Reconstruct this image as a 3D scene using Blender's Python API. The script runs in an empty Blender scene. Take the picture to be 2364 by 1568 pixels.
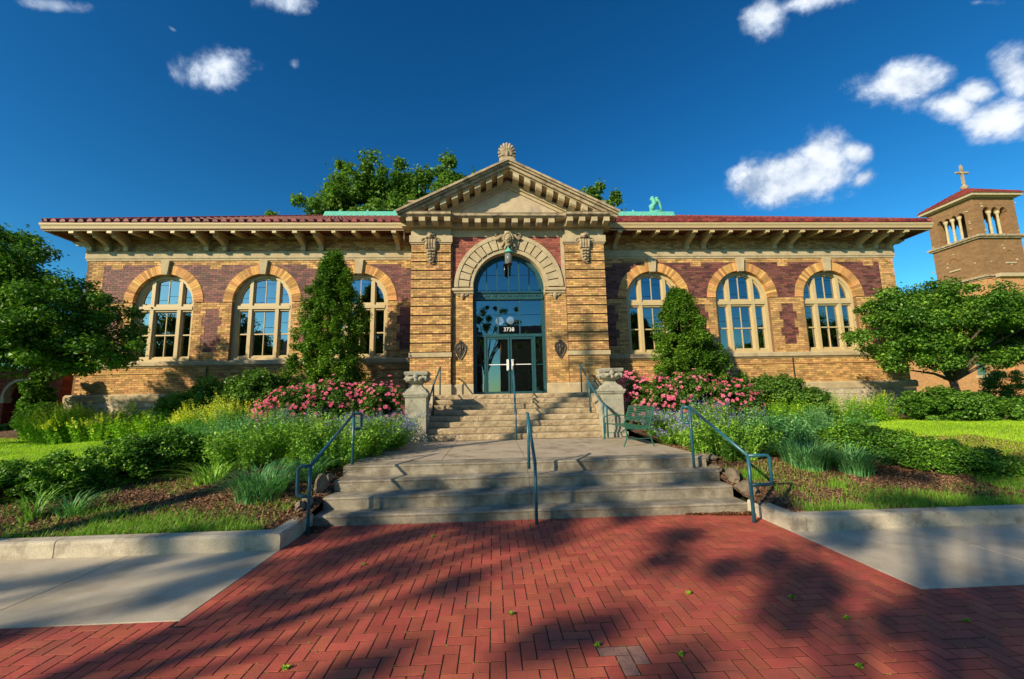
import bpy, math, random
import numpy as np
from math import sin, cos, pi, sqrt, radians
from mathutils import Vector, Matrix
rnd = random.Random(7)
NR = np.random.default_rng(11)
SC = bpy.context.scene
COL = SC.collection

# ------------------------------------------------------------------ camera
H = 1.72
F, CX, CY = 970.0, 1182.0, 784.0
def _n(v): v = np.array(v, float); return v / np.linalg.norm(v)
_vd = _n([1139 - CX, 922 - CY, F])
_up = _n(np.cross(_vd, _n([2139 - CX, 902 - CY, F])))
if _up[1] > 0: _up = -_up
_xr = np.cross(_vd, _up)
if _xr[0] < 0: _xr = -_xr
RR = np.array([_xr, _vd, _up])
cam = bpy.data.cameras.new('camera'); cam_o = bpy.data.objects.new('camera', cam); COL.objects.link(cam_o)
M = Matrix.Identity(4)
for i in range(3):
    M[i][0] = RR[i, 0]; M[i][1] = -RR[i, 1]; M[i][2] = -RR[i, 2]
M[2][3] = H
cam_o.matrix_world = M
cam.sensor_width = 36; cam.lens = F / 2364 * 36; cam.clip_start = 0.05; cam.clip_end = 3000
SC.camera = cam_o

# ------------------------------------------------------------------ light
SUN_AZ, SUN_EL = radians(48), radians(26)
TO_SUN = Vector((-sin(SUN_AZ) * cos(SUN_EL), -cos(SUN_AZ) * cos(SUN_EL), sin(SUN_EL)))
sun = bpy.data.lights.new('sun', 'SUN'); sun.energy = 3.9; sun.angle = radians(0.8); sun.color = (1.0, 0.83, 0.58)
sun_o = bpy.data.objects.new('sun', sun); COL.objects.link(sun_o)
sun_o.rotation_euler = (-TO_SUN).to_track_quat('-Z', 'Y').to_euler(); sun_o.location = (-30, -27, 30)
SC.view_settings.view_transform = 'Standard'; SC.view_settings.look = 'None'
SC.view_settings.gamma = 1.0; SC.view_settings.exposure = 0.75
try: SC.view_settings.use_curve_mapping = False
except Exception: pass

def ray(x, y):
    c = np.array([x - CX, y - CY, F]); v = RR @ c
    return v / np.linalg.norm(v)

world = bpy.data.worlds.new('World'); SC.world = world; world.use_nodes = True
class NT:
    """small helper for building node trees"""
    def __init__(s, tree): s.t = tree; s.n = tree.nodes; s.l = tree.links
    def node(s, typ, **kw):
        n = s.n.new(typ)
        for k, v in kw.items(): setattr(n, k, v)
        return n
    def put(s, sock, v):
        if v is None: return
        if isinstance(v, bpy.types.NodeSocket): s.l.new(v, sock)
        else: sock.default_value = v
    def math(s, op, a, b=None, c=None, clamp=False):
        n = s.node('ShaderNodeMath', operation=op, use_clamp=clamp); s.put(n.inputs[0], a); s.put(n.inputs[1], b)
        if c is not None: s.put(n.inputs[2], c)
        return n.outputs[0]
    def vmath(s, op, a, b=None, scale=None):
        n = s.node('ShaderNodeVectorMath', operation=op); s.put(n.inputs[0], a); s.put(n.inputs[1], b)
        if scale is not None: s.put(n.inputs['Scale'], scale)
        return n.outputs['Value'] if op in ('DOT_PRODUCT', 'LENGTH', 'DISTANCE') else n.outputs[0]
    def noise(s, vec, scale, detail=4, rough=0.55, out='Fac', dist=0.0):
        n = s.node('ShaderNodeTexNoise'); s.put(n.inputs['Vector'], vec); n.inputs['Scale'].default_value = scale
        n.inputs['Detail'].default_value = detail; n.inputs['Roughness'].default_value = rough; n.inputs['Distortion'].default_value = dist
        return n.outputs[out]
    def mix(s, fac, a, b, blend='MIX', clamp=True):
        n = s.node('ShaderNodeMix', data_type='RGBA', blend_type=blend); n.clamp_factor = True
        s.put(n.inputs['Factor'], fac); s.put(n.inputs[6], a); s.put(n.inputs[7], b)
        return n.outputs[2]
    def ramp(s, fac, stops):
        n = s.node('ShaderNodeValToRGB'); s.put(n.inputs[0], fac)
        cr = n.color_ramp
        while len(cr.elements) < len(stops): cr.elements.new(0.5)
        for e, (p, c) in zip(cr.elements, stops):
            e.position = p; e.color = (c[0], c[1], c[2], 1) if isinstance(c, tuple) else (c, c, c, 1)
        return n.outputs[0]
    def sstep(s, x, a, b):
        n = s.node('ShaderNodeMapRange', interpolation_type='SMOOTHSTEP'); s.put(n.inputs[0], x)
        n.inputs[1].default_value = a; n.inputs[2].default_value = b; n.inputs[3].default_value = 0; n.inputs[4].default_value = 1
        return n.outputs[0]

W = NT(world.node_tree)
W.n.clear()
sky = W.node('ShaderNodeTexSky'); sky.sky_type = 'NISHITA'; sky.sun_disc = False
sky.sun_elevation = SUN_EL; sky.sun_rotation = radians(228); sky.altitude = 200; sky.air_density = 1.0; sky.dust_density = 0.4; sky.ozone_density = 3.0
hs = W.node('ShaderNodeHueSaturation'); hs.inputs['Saturation'].default_value = 1.30; hs.inputs['Value'].default_value = 1.0
W.l.new(sky.outputs[0], hs.inputs['Color'])
gm = W.node('ShaderNodeGamma'); W.l.new(hs.outputs[0], gm.inputs[0]); gm.inputs[1].default_value = 1.32
skycol = W.mix(1.0, gm.outputs[0], (0.36, 0.58, 0.50, 1), 'MULTIPLY')
geo = W.node('ShaderNodeTexCoord')
D = W.vmath('NORMALIZE', geo.outputs['Generated'])
dz = W.node('ShaderNodeSeparateXYZ'); W.l.new(D, dz.inputs[0])
# clouds: (px, py, half width, half height, weight) seen from the doorstep, then some more around the sky
clouds = [(482, 155, 96, 72, 1.15, 0), (125, 12, 100, 28, 1.02, -.15), (650, 4, 75, 34, .86, -.2), (1765, 40, 90, 60, 1.12, .6), (1860, 5, 150, 40, 1.05, .2),
          (2080, 195, 150, 76, 1.16, .05), (2300, 275, 140, 70, 1.12, .15), (2345, 165, 80, 100, 1.08, .3), (2200, 245, 120, 58, 1.12, -.2), (2250, 215, 90, 50, 1.08, .2), (1840, 408, 160, 68, 1.18, .22), (1900, 355, 80, 66, 1.12, 0), (1975, 355, 60, 38, .95, 0), (1995, 410, 50, 24, .9, .5), (1780, 440, 75, 36, .98, 0),
          (70, 585, 75, 32, .95, 0), (680, 150, 24, 28, .66, 0), (2260, 5, 110, 22, .8, 0), (400, 68, 34, 14, .78, -.5)]
masks = []
def cloud_px(px, py, wx, wy, w, rot):
    # tangent frame of the patch of sky seen there, so that the cloud keeps its angular shape
    v = Vector(ray(px, py)); c_, s_ = cos(rot), sin(rot)
    a = Vector(ray(px + wx * c_, py - wx * s_)) - v; b = Vector(ray(px - wy * s_, py - wy * c_)) - v
    n = a.cross(b).normalized(); ad = b.cross(n); ad = ad / ad.dot(a); bd = a.cross(n); bd = bd / bd.dot(b)
    q0, q1 = ad.dot(v), bd.dot(v)
    x = W.math('SUBTRACT', W.vmath('DOT_PRODUCT', D, tuple(ad)), q0); y = W.math('SUBTRACT', W.vmath('DOT_PRODUCT', D, tuple(bd)), q1)
    f = W.math('GREATER_THAN', W.vmath('DOT_PRODUCT', D, tuple(v)), 0.3)
    q = W.math('SQRT', W.math('ADD', W.math('MULTIPLY', x, x), W.math('MULTIPLY', y, y)))
    masks.append(W.math('MULTIPLY', W.math('MAXIMUM', W.math('MULTIPLY', W.math('SUBTRACT', 1.0, W.math('MULTIPLY', q, 0.55)), f), 0.0), w))
def add_cloud(d, a, b, w, rot=0.0):
    d = Vector(d).normalized(); r = d.cross(Vector((0, 0, 1))).normalized(); u = r.cross(d)
    r, u = r * cos(rot) + u * sin(rot), u * cos(rot) - r * sin(rot)
    x = W.math('DIVIDE', W.vmath('DOT_PRODUCT', D, tuple(r)), a); y = W.math('DIVIDE', W.vmath('DOT_PRODUCT', D, tuple(u)), b)
    f = W.math('GREATER_THAN', W.vmath('DOT_PRODUCT', D, tuple(d)), 0.3)
    q = W.math('SQRT', W.math('ADD', W.math('MULTIPLY', x, x), W.math('MULTIPLY', y, y)))
    m = W.math('MULTIPLY', W.math('SUBTRACT', 1.0, W.math('MULTIPLY', q, 0.55)), f)
    masks.append(W.math('MULTIPLY', W.math('MAXIMUM', m, 0.0), w))
for (px, py, wx, wy, w, ro) in clouds:
    cloud_px(px, py, wx, wy, w, ro)
for (az, el, a, b, w) in [(150, 28, .3, .1, 1), (190, 22, .28, .08, 1), (235, 40, .2, .1, .9), (120, 18, .25, .06, .9), (285, 20, .25, .07, .9), (80, 30, .2, .1, .9), (200, 55, .25, .15, .9), (330, 50, .12, .06, .8), (170, 40, .25, .1, 1)]:
    z = radians(az); e = radians(el)
    add_cloud((sin(z) * cos(e), cos(z) * cos(e), sin(e)), a, b, w)
cm = masks[0]
for m in masks[1:]: cm = W.math('MAXIMUM', cm, m)
nb = W.noise(D, 6.8, 14, 0.62, dist=0.15)
offv = tuple(Vector((-0.5, -0.1, 0.7)) * 0.03)
nb2 = W.noise(W.vmath('ADD', D, offv), 6.8, 4, 0.5, dist=0.15)
dens = W.math('ADD', W.math('MULTIPLY', W.math('SUBTRACT', nb, 0.5), 1.75), W.math('SUBTRACT', cm, 0.53))
alpha = W.math('POWER', W.sstep(dens, -0.05, 0.30), 1.25)
lit = W.sstep(W.math('SUBTRACT', nb, nb2), -0.16, 0.12)
thick = W.sstep(dens, 0.12, 0.42)
ccol = W.mix(lit, (0.30, 0.40, 0.56, 1), (0.58, 0.68, 0.84, 1))
ccol = W.mix(W.math('MULTIPLY', lit, thick), ccol, (0.95, 0.98, 1.0, 1))
ccol = W.vmath('SCALE', ccol, scale=6.6)
skyc = W.mix(W.math('MULTIPLY', alpha, 0.93), skycol, ccol)
bg = W.node('ShaderNodeBackground'); W.l.new(skyc, bg.inputs['Color']); bg.inputs['Strength'].default_value = 0.105
wo = W.node('ShaderNodeOutputWorld'); W.l.new(bg.outputs[0], wo.inputs['Surface'])
SC.cycles.max_bounces = 6; SC.cycles.diffuse_bounces = 3; SC.cycles.transparent_max_bounces = 6; SC.cycles.glossy_bounces = 3
SC.cycles.use_denoising = True

# ------------------------------------------------------------------ materials
def principled(name):
    m = bpy.data.materials.new(name); m.use_nodes = True
    t = NT(m.node_tree); b = t.n.get('Principled BSDF'); return m, t, b
def mat(name, col, rough=0.8, var=0.25, scale=6.0, bump=0.0, bscale=40.0, col2=None, island=0.0, spec=0.3, metal=0.0, stain=None, fine=0.15, stainscale=1.3, stainlim=(.5, .68)):
    """col varied by noise towards col2; island = random value change per loose piece and per object; stain = dirt colour in blotches"""
    m, t, b = principled(name)
    tc = t.node('ShaderNodeNewGeometry').outputs['Position']
    n1 = t.noise(tc, scale, 5, 0.6)
    c2 = col2 or tuple(c * 0.55 for c in col)
    f = t.sstep(n1, 0.5 - 0.22, 0.5 + 0.22)
    c = t.mix(t.math('MULTIPLY', f, min(1, var * 2)), (*col, 1), (*c2, 1))
    if island:
        g = t.node('ShaderNodeNewGeometry').outputs['Random Per Island']; o = t.node('ShaderNodeObjectInfo').outputs['Random']
        r = t.math('FRACT', t.math('ADD', g, o))
        v = t.math('ADD', 1 - island, t.math('MULTIPLY', r, 2 * island))
        r2 = t.math('FRACT', t.math('MULTIPLY', r, 17.3))
        hsn = t.node('ShaderNodeHueSaturation'); t.put(hsn.inputs['Color'], c); t.put(hsn.inputs['Value'], v)
        t.put(hsn.inputs['Hue'], t.math('ADD', 0.5 - island * 0.035, t.math('MULTIPLY', r2, island * 0.07))); c = hsn.outputs[0]
    if fine:
        nf = t.noise(tc, bscale * 1.7, 3, 0.7)
        c = t.mix(fine, c, t.vmath('SCALE', c, scale=t.math('MULTIPLY', nf, 2.0)))
        c = t.mix(fine * 2, c, t.mix(1.0, c, t.ramp(nf, [(0.3, 0.45), (0.7, 1.3)]), 'MULTIPLY'))
    if stain:
        ns = t.noise(tc, stainscale, 6, 0.65)
        c = t.mix(t.math('MULTIPLY', t.sstep(ns, *stainlim), 0.75), c, (*stain, 1))
    t.put(b.inputs['Base Color'], c); b.inputs['Roughness'].default_value = rough; b.inputs['Metallic'].default_value = metal
    b.inputs['Specular IOR Level'].default_value = spec
    if bump:
        bn = t.node('ShaderNodeBump'); bn.inputs['Strength'].default_value = bump; bn.inputs['Distance'].default_value = 0.02
        t.put(bn.inputs['Height'], t.noise(tc, bscale, 5, 0.65)); t.l.new(bn.outputs[0], b.inputs['Normal'])
    return m
LB = 1.9
def leafmat(name, c1, c2, c3=None, trans=0.28, rough=0.45):
    m, t, b = principled(name)
    g = t.node('ShaderNodeNewGeometry'); r = g.outputs['Random Per Island']
    n = t.noise(g.outputs['Position'], 1.1, 3, 0.6)
    f = t.math('ADD', t.math('MULTIPLY', r, 0.65), t.math('MULTIPLY', t.sstep(n, 0.32, 0.68), 0.35))
    st = [(0.0, c1), (0.6, c2), (1.0, c3 or tuple(x * 1.5 for x in c2))]
    c = t.ramp(f, [(p, tuple(min(.8, x * LB) for x in q)) for p, q in st])
    t.put(b.inputs['Base Color'], c); b.inputs['Roughness'].default_value = rough; b.inputs['Specular IOR Level'].default_value = 0.35
    tr = t.node('ShaderNodeBsdfTranslucent'); t.put(tr.inputs[0], t.mix(1.0, c, (1.1, 1.25, 0.5, 1), 'MULTIPLY'))
    ms = t.node('ShaderNodeMixShader'); ms.inputs[0].default_value = trans
    t.l.new(b.outputs[0], ms.inputs[1]); t.l.new(tr.outputs[0], ms.inputs[2])
    t.l.new(ms.outputs[0], t.n['Material Output'].inputs['Surface'])
    return m
MT = {}
MT['buff'] = mat('buff_brick', (0.60, 0.37, 0.145), 0.85, 0.35, 9, 0.25, 60, (0.36, 0.19, 0.07), island=0.40, stain=(0.24, 0.14, 0.07), stainscale=0.8, stainlim=(.50, .74))
MT['buffarch'] = mat('arch_brick', (0.62, 0.35, 0.13), 0.85, 0.3, 9, 0.25, 60, (0.44, 0.20, 0.05), island=0.38)
MT['purple'] = mat('purple_brick', (0.19, 0.062, 0.046), 0.7, 0.4, 14, 0.25, 60, (0.10, 0.035, 0.03), island=0.55, spec=0.6)
MT['redp'] = mat('portal_red_brick', (0.36, 0.11, 0.075), 0.8, 0.4, 14, 0.25, 60, (0.2, 0.06, 0.05), island=0.35)
MT['mortar'] = mat('mortar', (0.24, 0.14, 0.07), 0.95, 0.3, 8, 0.2)
MT['mortar_red'] = mat('dark_mortar', (0.10, 0.05, 0.04), 0.95, 0.3, 8, 0.2)
MT['lime'] = mat('limestone', (0.52, 0.43, 0.27), 0.85, 0.4, 3.5, 0.35, 30, (0.38, 0.30, 0.18), stain=(0.16, 0.13, 0.10), stainscale=2.2, stainlim=(.58, .8))
MT['limedark'] = mat('weathered_limestone', (0.50, 0.40, 0.25), 0.9, 0.5, 4.5, 0.5, 25, (0.26, 0.20, 0.13), stain=(0.06, 0.05, 0.045), stainscale=3.2, stainlim=(.50, .72))
MT['rough'] = mat('rough_limestone', (0.56, 0.48, 0.36), 0.95, 0.4, 5, 1.0, 12, (0.34, 0.29, 0.22), island=0.2)
MT['field_stone'] = mat('field_stone', (0.24, 0.19, 0.13), 0.95, 0.5, 6, 1.0, 14, (0.15, 0.12, 0.09))
MT['tymp'] = mat('tympanum_stucco', (0.56, 0.45, 0.30), 0.9, 0.5, 3, 0.25, 40, (0.42, 0.34, 0.24), stain=(0.30, 0.25, 0.20), stainscale=2.0)
MT['grey'] = mat('pedestal_stone', (0.42, 0.40, 0.31), 0.9, 0.4, 5, 0.4, 30, (0.30, 0.29, 0.22), stain=(0.14, 0.13, 0.10), stainscale=3)
MT['cream'] = mat('cream_paint', (0.54, 0.43, 0.23), 0.5, 0.25, 5, 0.05, 30, (0.48, 0.37, 0.18), spec=0.4)
MT['soffit'] = mat('red_brown_soffit', (0.16, 0.04, 0.025), 0.6, 0.3, 5, 0.05)
MT['tile'] = mat('red_roof_tile', (0.26, 0.042, 0.028), 0.6, 0.5, 9, 0.3, 30, (0.10, 0.022, 0.018), island=0.35, spec=0.4)
MT['copper'] = mat('verdigris_copper', (0.14, 0.50, 0.38), 0.7, 0.35, 6, 0.1, 30, (0.08, 0.34, 0.27))
MT['teal'] = mat('teal_paint', (0.014, 0.085, 0.10), 0.45, 0.4, 8, 0.05, 40, (0.008, 0.05, 0.06), spec=0.5)
MT['rail'] = mat('blue_green_rail_paint', (0.02, 0.12, 0.17), 0.35, 0.35, 12, 0.05, 60, (0.012, 0.07, 0.10), spec=0.5)
MT['bronze'] = mat('dark_bronze', (0.10, 0.085, 0.065), 0.45, 0.4, 12, 0.2, 40, metal=0.6)
MT['steel'] = mat('brushed_metal', (0.75, 0.74, 0.70), 0.3, 0.1, 20, metal=0.8)
MT['white'] = mat('white_vinyl', (0.85, 0.85, 0.82), 0.6, 0.05)
MT['paver'] = mat('red_paving_brick', (0.48, 0.105, 0.068), 0.78, 0.45, 5, 0.35, 70, (0.36, 0.078, 0.052), island=0.17, stain=(0.26, 0.085, 0.065), stainscale=1.7, stainlim=(.50, .72))
MT['paverworn'] = mat('worn_grey_paving_brick', (0.34, 0.17, 0.14), 0.85, 0.5, 9, 0.5, 50, (0.2, 0.12, 0.1))
MT['sand'] = mat('joint_soil', (0.045, 0.03, 0.02), 0.95, 0.3, 15, 0.4, 60)
MT['conc'] = mat('sidewalk_concrete', (0.60, 0.53, 0.41), 0.5, 0.3, 2.5, 0.2, 130, (0.42, 0.36, 0.27), fine=0.55, stain=(0.33, 0.28, 0.21), stainscale=1.6, stainlim=(.48, .66), spec=0.4)
MT['kerb'] = mat('kerb_concrete', (0.56, 0.50, 0.39), 0.85, 0.3, 4, 0.35, 70, (0.36, 0.32, 0.25), fine=0.22, stain=(0.20, 0.17, 0.13), stainscale=3)
MT['step'] = mat('aged_step_concrete', (0.40, 0.36, 0.28), 0.85, 0.6, 5, 0.6, 90, (0.20, 0.175, 0.13), fine=0.35, stain=(0.10, 0.085, 0.06), stainscale=2.6, stainlim=(.48, .75))
MT['landing'] = mat('landing_concrete', (0.50, 0.43, 0.33), 0.8, 0.35, 3, 0.3, 90, (0.38, 0.30, 0.21), fine=0.25, stain=(0.2, 0.16, 0.12), stainscale=1.9)
MT['ustep'] = mat('sandstone_step', (0.52, 0.42, 0.27), 0.9, 0.45, 5, 0.7, 22, (0.33, 0.25, 0.15), fine=0.3, stain=(0.15, 0.11, 0.07), stainscale=3.0, stainlim=(.48, .70))
MT['asphalt'] = mat('asphalt', (0.05, 0.05, 0.052), 0.9, 0.2, 30, 0.3, 80)
MT['field'] = mat('far_ground', (0.06, 0.09, 0.03), 0.95, 0.4, 0.5)
MT['lawnbase'] = mat('lawn_soil', (0.20, 0.32, 0.022), 0.95, 0.5, 9, 0.4, 40, (0.12, 0.22, 0.016))
MT['mulch'] = mat('mulch', (0.24, 0.13, 0.075), 0.95, 0.6, 14, 1.0, 45, (0.09, 0.055, 0.035), fine=0.4)
MT['bark'] = mat('tree_bark', (0.13, 0.10, 0.07), 0.95, 0.5, 12, 0.8, 30)
MT['redwall'] = mat('dark_red_brick', (0.22, 0.045, 0.03), 0.85, 0.4, 12, 0.3, 60, (0.12, 0.03, 0.022), island=0.3)
MT['church'] = mat('church_brick', (0.30, 0.17, 0.08), 0.9, 0.4, 2.5, 0.3, 12, (0.15, 0.08, 0.04))
def brickify(m, c1, c2, mo, w=.5, h=.16):
    t = NT(m.node_tree); b = t.n.get('Principled BSDF'); g = t.node('ShaderNodeNewGeometry')
    s = t.node('ShaderNodeSeparateXYZ'); t.l.new(g.outputs['Position'], s.inputs[0]); c = t.node('ShaderNodeCombineXYZ')
    t.put(c.inputs[0], t.math('ADD', s.outputs[0], s.outputs[1])); t.put(c.inputs[1], s.outputs[2])
    br = t.node('ShaderNodeTexBrick'); t.put(br.inputs['Vector'], c.outputs[0]); br.inputs['Scale'].default_value = 1
    br.inputs['Brick Width'].default_value = w; br.inputs['Row Height'].default_value = h; br.inputs['Mortar Size'].default_value = .02; br.inputs['Bias'].default_value = -.1
    br.inputs['Color1'].default_value = (*c1, 1); br.inputs['Color2'].default_value = (*c2, 1); br.inputs['Mortar'].default_value = (*mo, 1)
    cur = b.inputs['Base Color'].links[0].from_socket
    t.put(b.inputs['Base Color'], t.mix(.75, cur, t.mix(.5, br.outputs[0], t.mix(t.sstep(t.noise(c.outputs[0], 3.5, 5, .7), .4, .62), (*c1, 1), (*[x * 1.5 for x in c1], 1)))))
brickify(MT['church'], (.25, .14, .065), (.08, .045, .022), (.13, .08, .045), .8, .3)
MT['churchlow'] = mat('church_wall_brick', (0.52, 0.26, 0.11), 0.9, 0.35, 4, 0.3, 12, (0.40, 0.19, 0.08), island=0.2)
brickify(MT['churchlow'], (.46, .24, .10), (.28, .13, .06), (.25, .15, .08), .6, .2)
MT['wood'] = mat('brown_wood', (0.20, 0.10, 0.05), 0.7, 0.4, 6)
MT['pole'] = mat('pole_wood', (0.16, 0.12, 0.08), 0.9, 0.4, 6)
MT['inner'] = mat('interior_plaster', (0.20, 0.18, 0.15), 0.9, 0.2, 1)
MT['chip'] = mat('mulch_chip', (0.32, 0.18, 0.10), 0.95, 0.5, 30, island=0.5)
MT['litter'] = mat('dry_leaf', (0.20, 0.09, 0.04), 0.9, 0.4, 30, island=0.5)
MT['benchgreen'] = mat('green_bench_enamel', (0.02, 0.13, 0.085), 0.4, 0.2, 10, spec=0.5)
MT['tree'] = leafmat('maple_leaf', (0.018, 0.055, 0.006), (0.055, 0.13, 0.014), (0.15, 0.25, 0.025))
MT['cone'] = leafmat('hornbeam_leaf', (0.02, 0.055, 0.006), (0.06, 0.13, 0.012), (0.14, 0.23, 0.02))
MT['bgtree'] = leafmat('far_tree_leaf', (0.03, 0.07, 0.012), (0.08, 0.15, 0.025), (0.13, 0.21, 0.04), 0.3)
MT['shrub'] = leafmat('shrub_leaf', (0.025, 0.065, 0.01), (0.075, 0.15, 0.02), (0.15, 0.25, 0.04))
MT['rose'] = leafmat('rose_leaf', (0.015, 0.045, 0.008), (0.05, 0.11, 0.015), (0.12, 0.18, 0.03))
MT['yew'] = leafmat('yew_needle', (0.010, 0.04, 0.005), (0.055, 0.14, 0.012), (0.18, 0.32, 0.025), 0.2)
MT['perennial'] = leafmat('perennial_leaf', (0.03, 0.09, 0.012), (0.13, 0.26, 0.03), (0.30, 0.44, 0.07))
MT['bluegrass'] = leafmat('blue_green_blade', (0.02, 0.075, 0.028), (0.07, 0.19, 0.06), (0.19, 0.34, 0.13))
MT['lime_leaf'] = leafmat('yellow_green_leaf', (0.05, 0.15, 0.01), (0.15, 0.30, 0.02), (0.33, 0.42, 0.03))
MT['grass'] = leafmat('lawn_blade', (0.13, 0.24, 0.012), (0.24, 0.38, 0.02), (0.36, 0.46, 0.03), 0.4)
MT['bankgrass'] = leafmat('bank_grass_blade', (0.05, 0.13, 0.01), (0.11, 0.23, 0.02), (0.2, 0.28, 0.04), 0.35)
MT['ivy'] = leafmat('climber_leaf', (0.02, 0.06, 0.008), (0.06, 0.14, 0.015), (0.13, 0.24, 0.03))
MT['pink'] = leafmat('pink_petal', (0.38, 0.04, 0.09), (0.46, 0.085, 0.15), (0.50, 0.20, 0.25), 0.25)
MT['lavender'] = leafmat('lavender_floret', (0.10, 0.09, 0.30), (0.19, 0.17, 0.48), (0.34, 0.30, 0.62), 0.2)
MT['yellow'] = leafmat('yellow_floret', (0.55, 0.42, 0.02), (0.75, 0.58, 0.04), (0.85, 0.7, 0.12), 0.25)
# window glass: part mirror, part see-through
def glassmat(name, refl, tint):
    m, t, b = principled(name)
    t.n.remove(b)
    tr = t.node('ShaderNodeBsdfTransparent'); tr.inputs[0].default_value = (*tint, 1)
    gl = t.node('ShaderNodeBsdfGlossy'); gl.inputs['Roughness'].default_value = 0.01; gl.inputs[0].default_value = (0.85, 0.9, 0.95, 1)
    bn = t.node('ShaderNodeBump'); bn.inputs['Strength'].default_value = 0.05; bn.inputs['Distance'].default_value = 0.02
    t.put(bn.inputs['Height'], t.noise(t.node('ShaderNodeNewGeometry').outputs['Position'], 1.6, 1, 0.5)); t.l.new(bn.outputs[0], gl.inputs['Normal'])
    fr = t.node('ShaderNodeFresnel'); fr.inputs[0].default_value = 1.5
    f = t.math('ADD', t.math('MULTIPLY', fr.outputs[0], 1 - refl), refl, clamp=True)
    ms = t.node('ShaderNodeMixShader'); t.put(ms.inputs[0], f); t.l.new(tr.outputs[0], ms.inputs[1]); t.l.new(gl.outputs[0], ms.inputs[2])
    t.l.new(ms.outputs[0], t.n['Material Output'].inputs['Surface']); return m
MT['glass'] = glassmat('window_glass', 0.30, (0.55, 0.6, 0.62)); MT['doorglass'] = glassmat('door_glass', 0.20, (0.5, 0.55, 0.56))
m, t, b = principled('lamp_globe'); b.inputs['Base Color'].default_value = (0.8, 0.8, 0.78, 1); b.inputs['Emission Color'].default_value = (0.8, 0.9, 1, 1); b.inputs['Emission Strength'].default_value = 0.35; MT['globe'] = m

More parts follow.
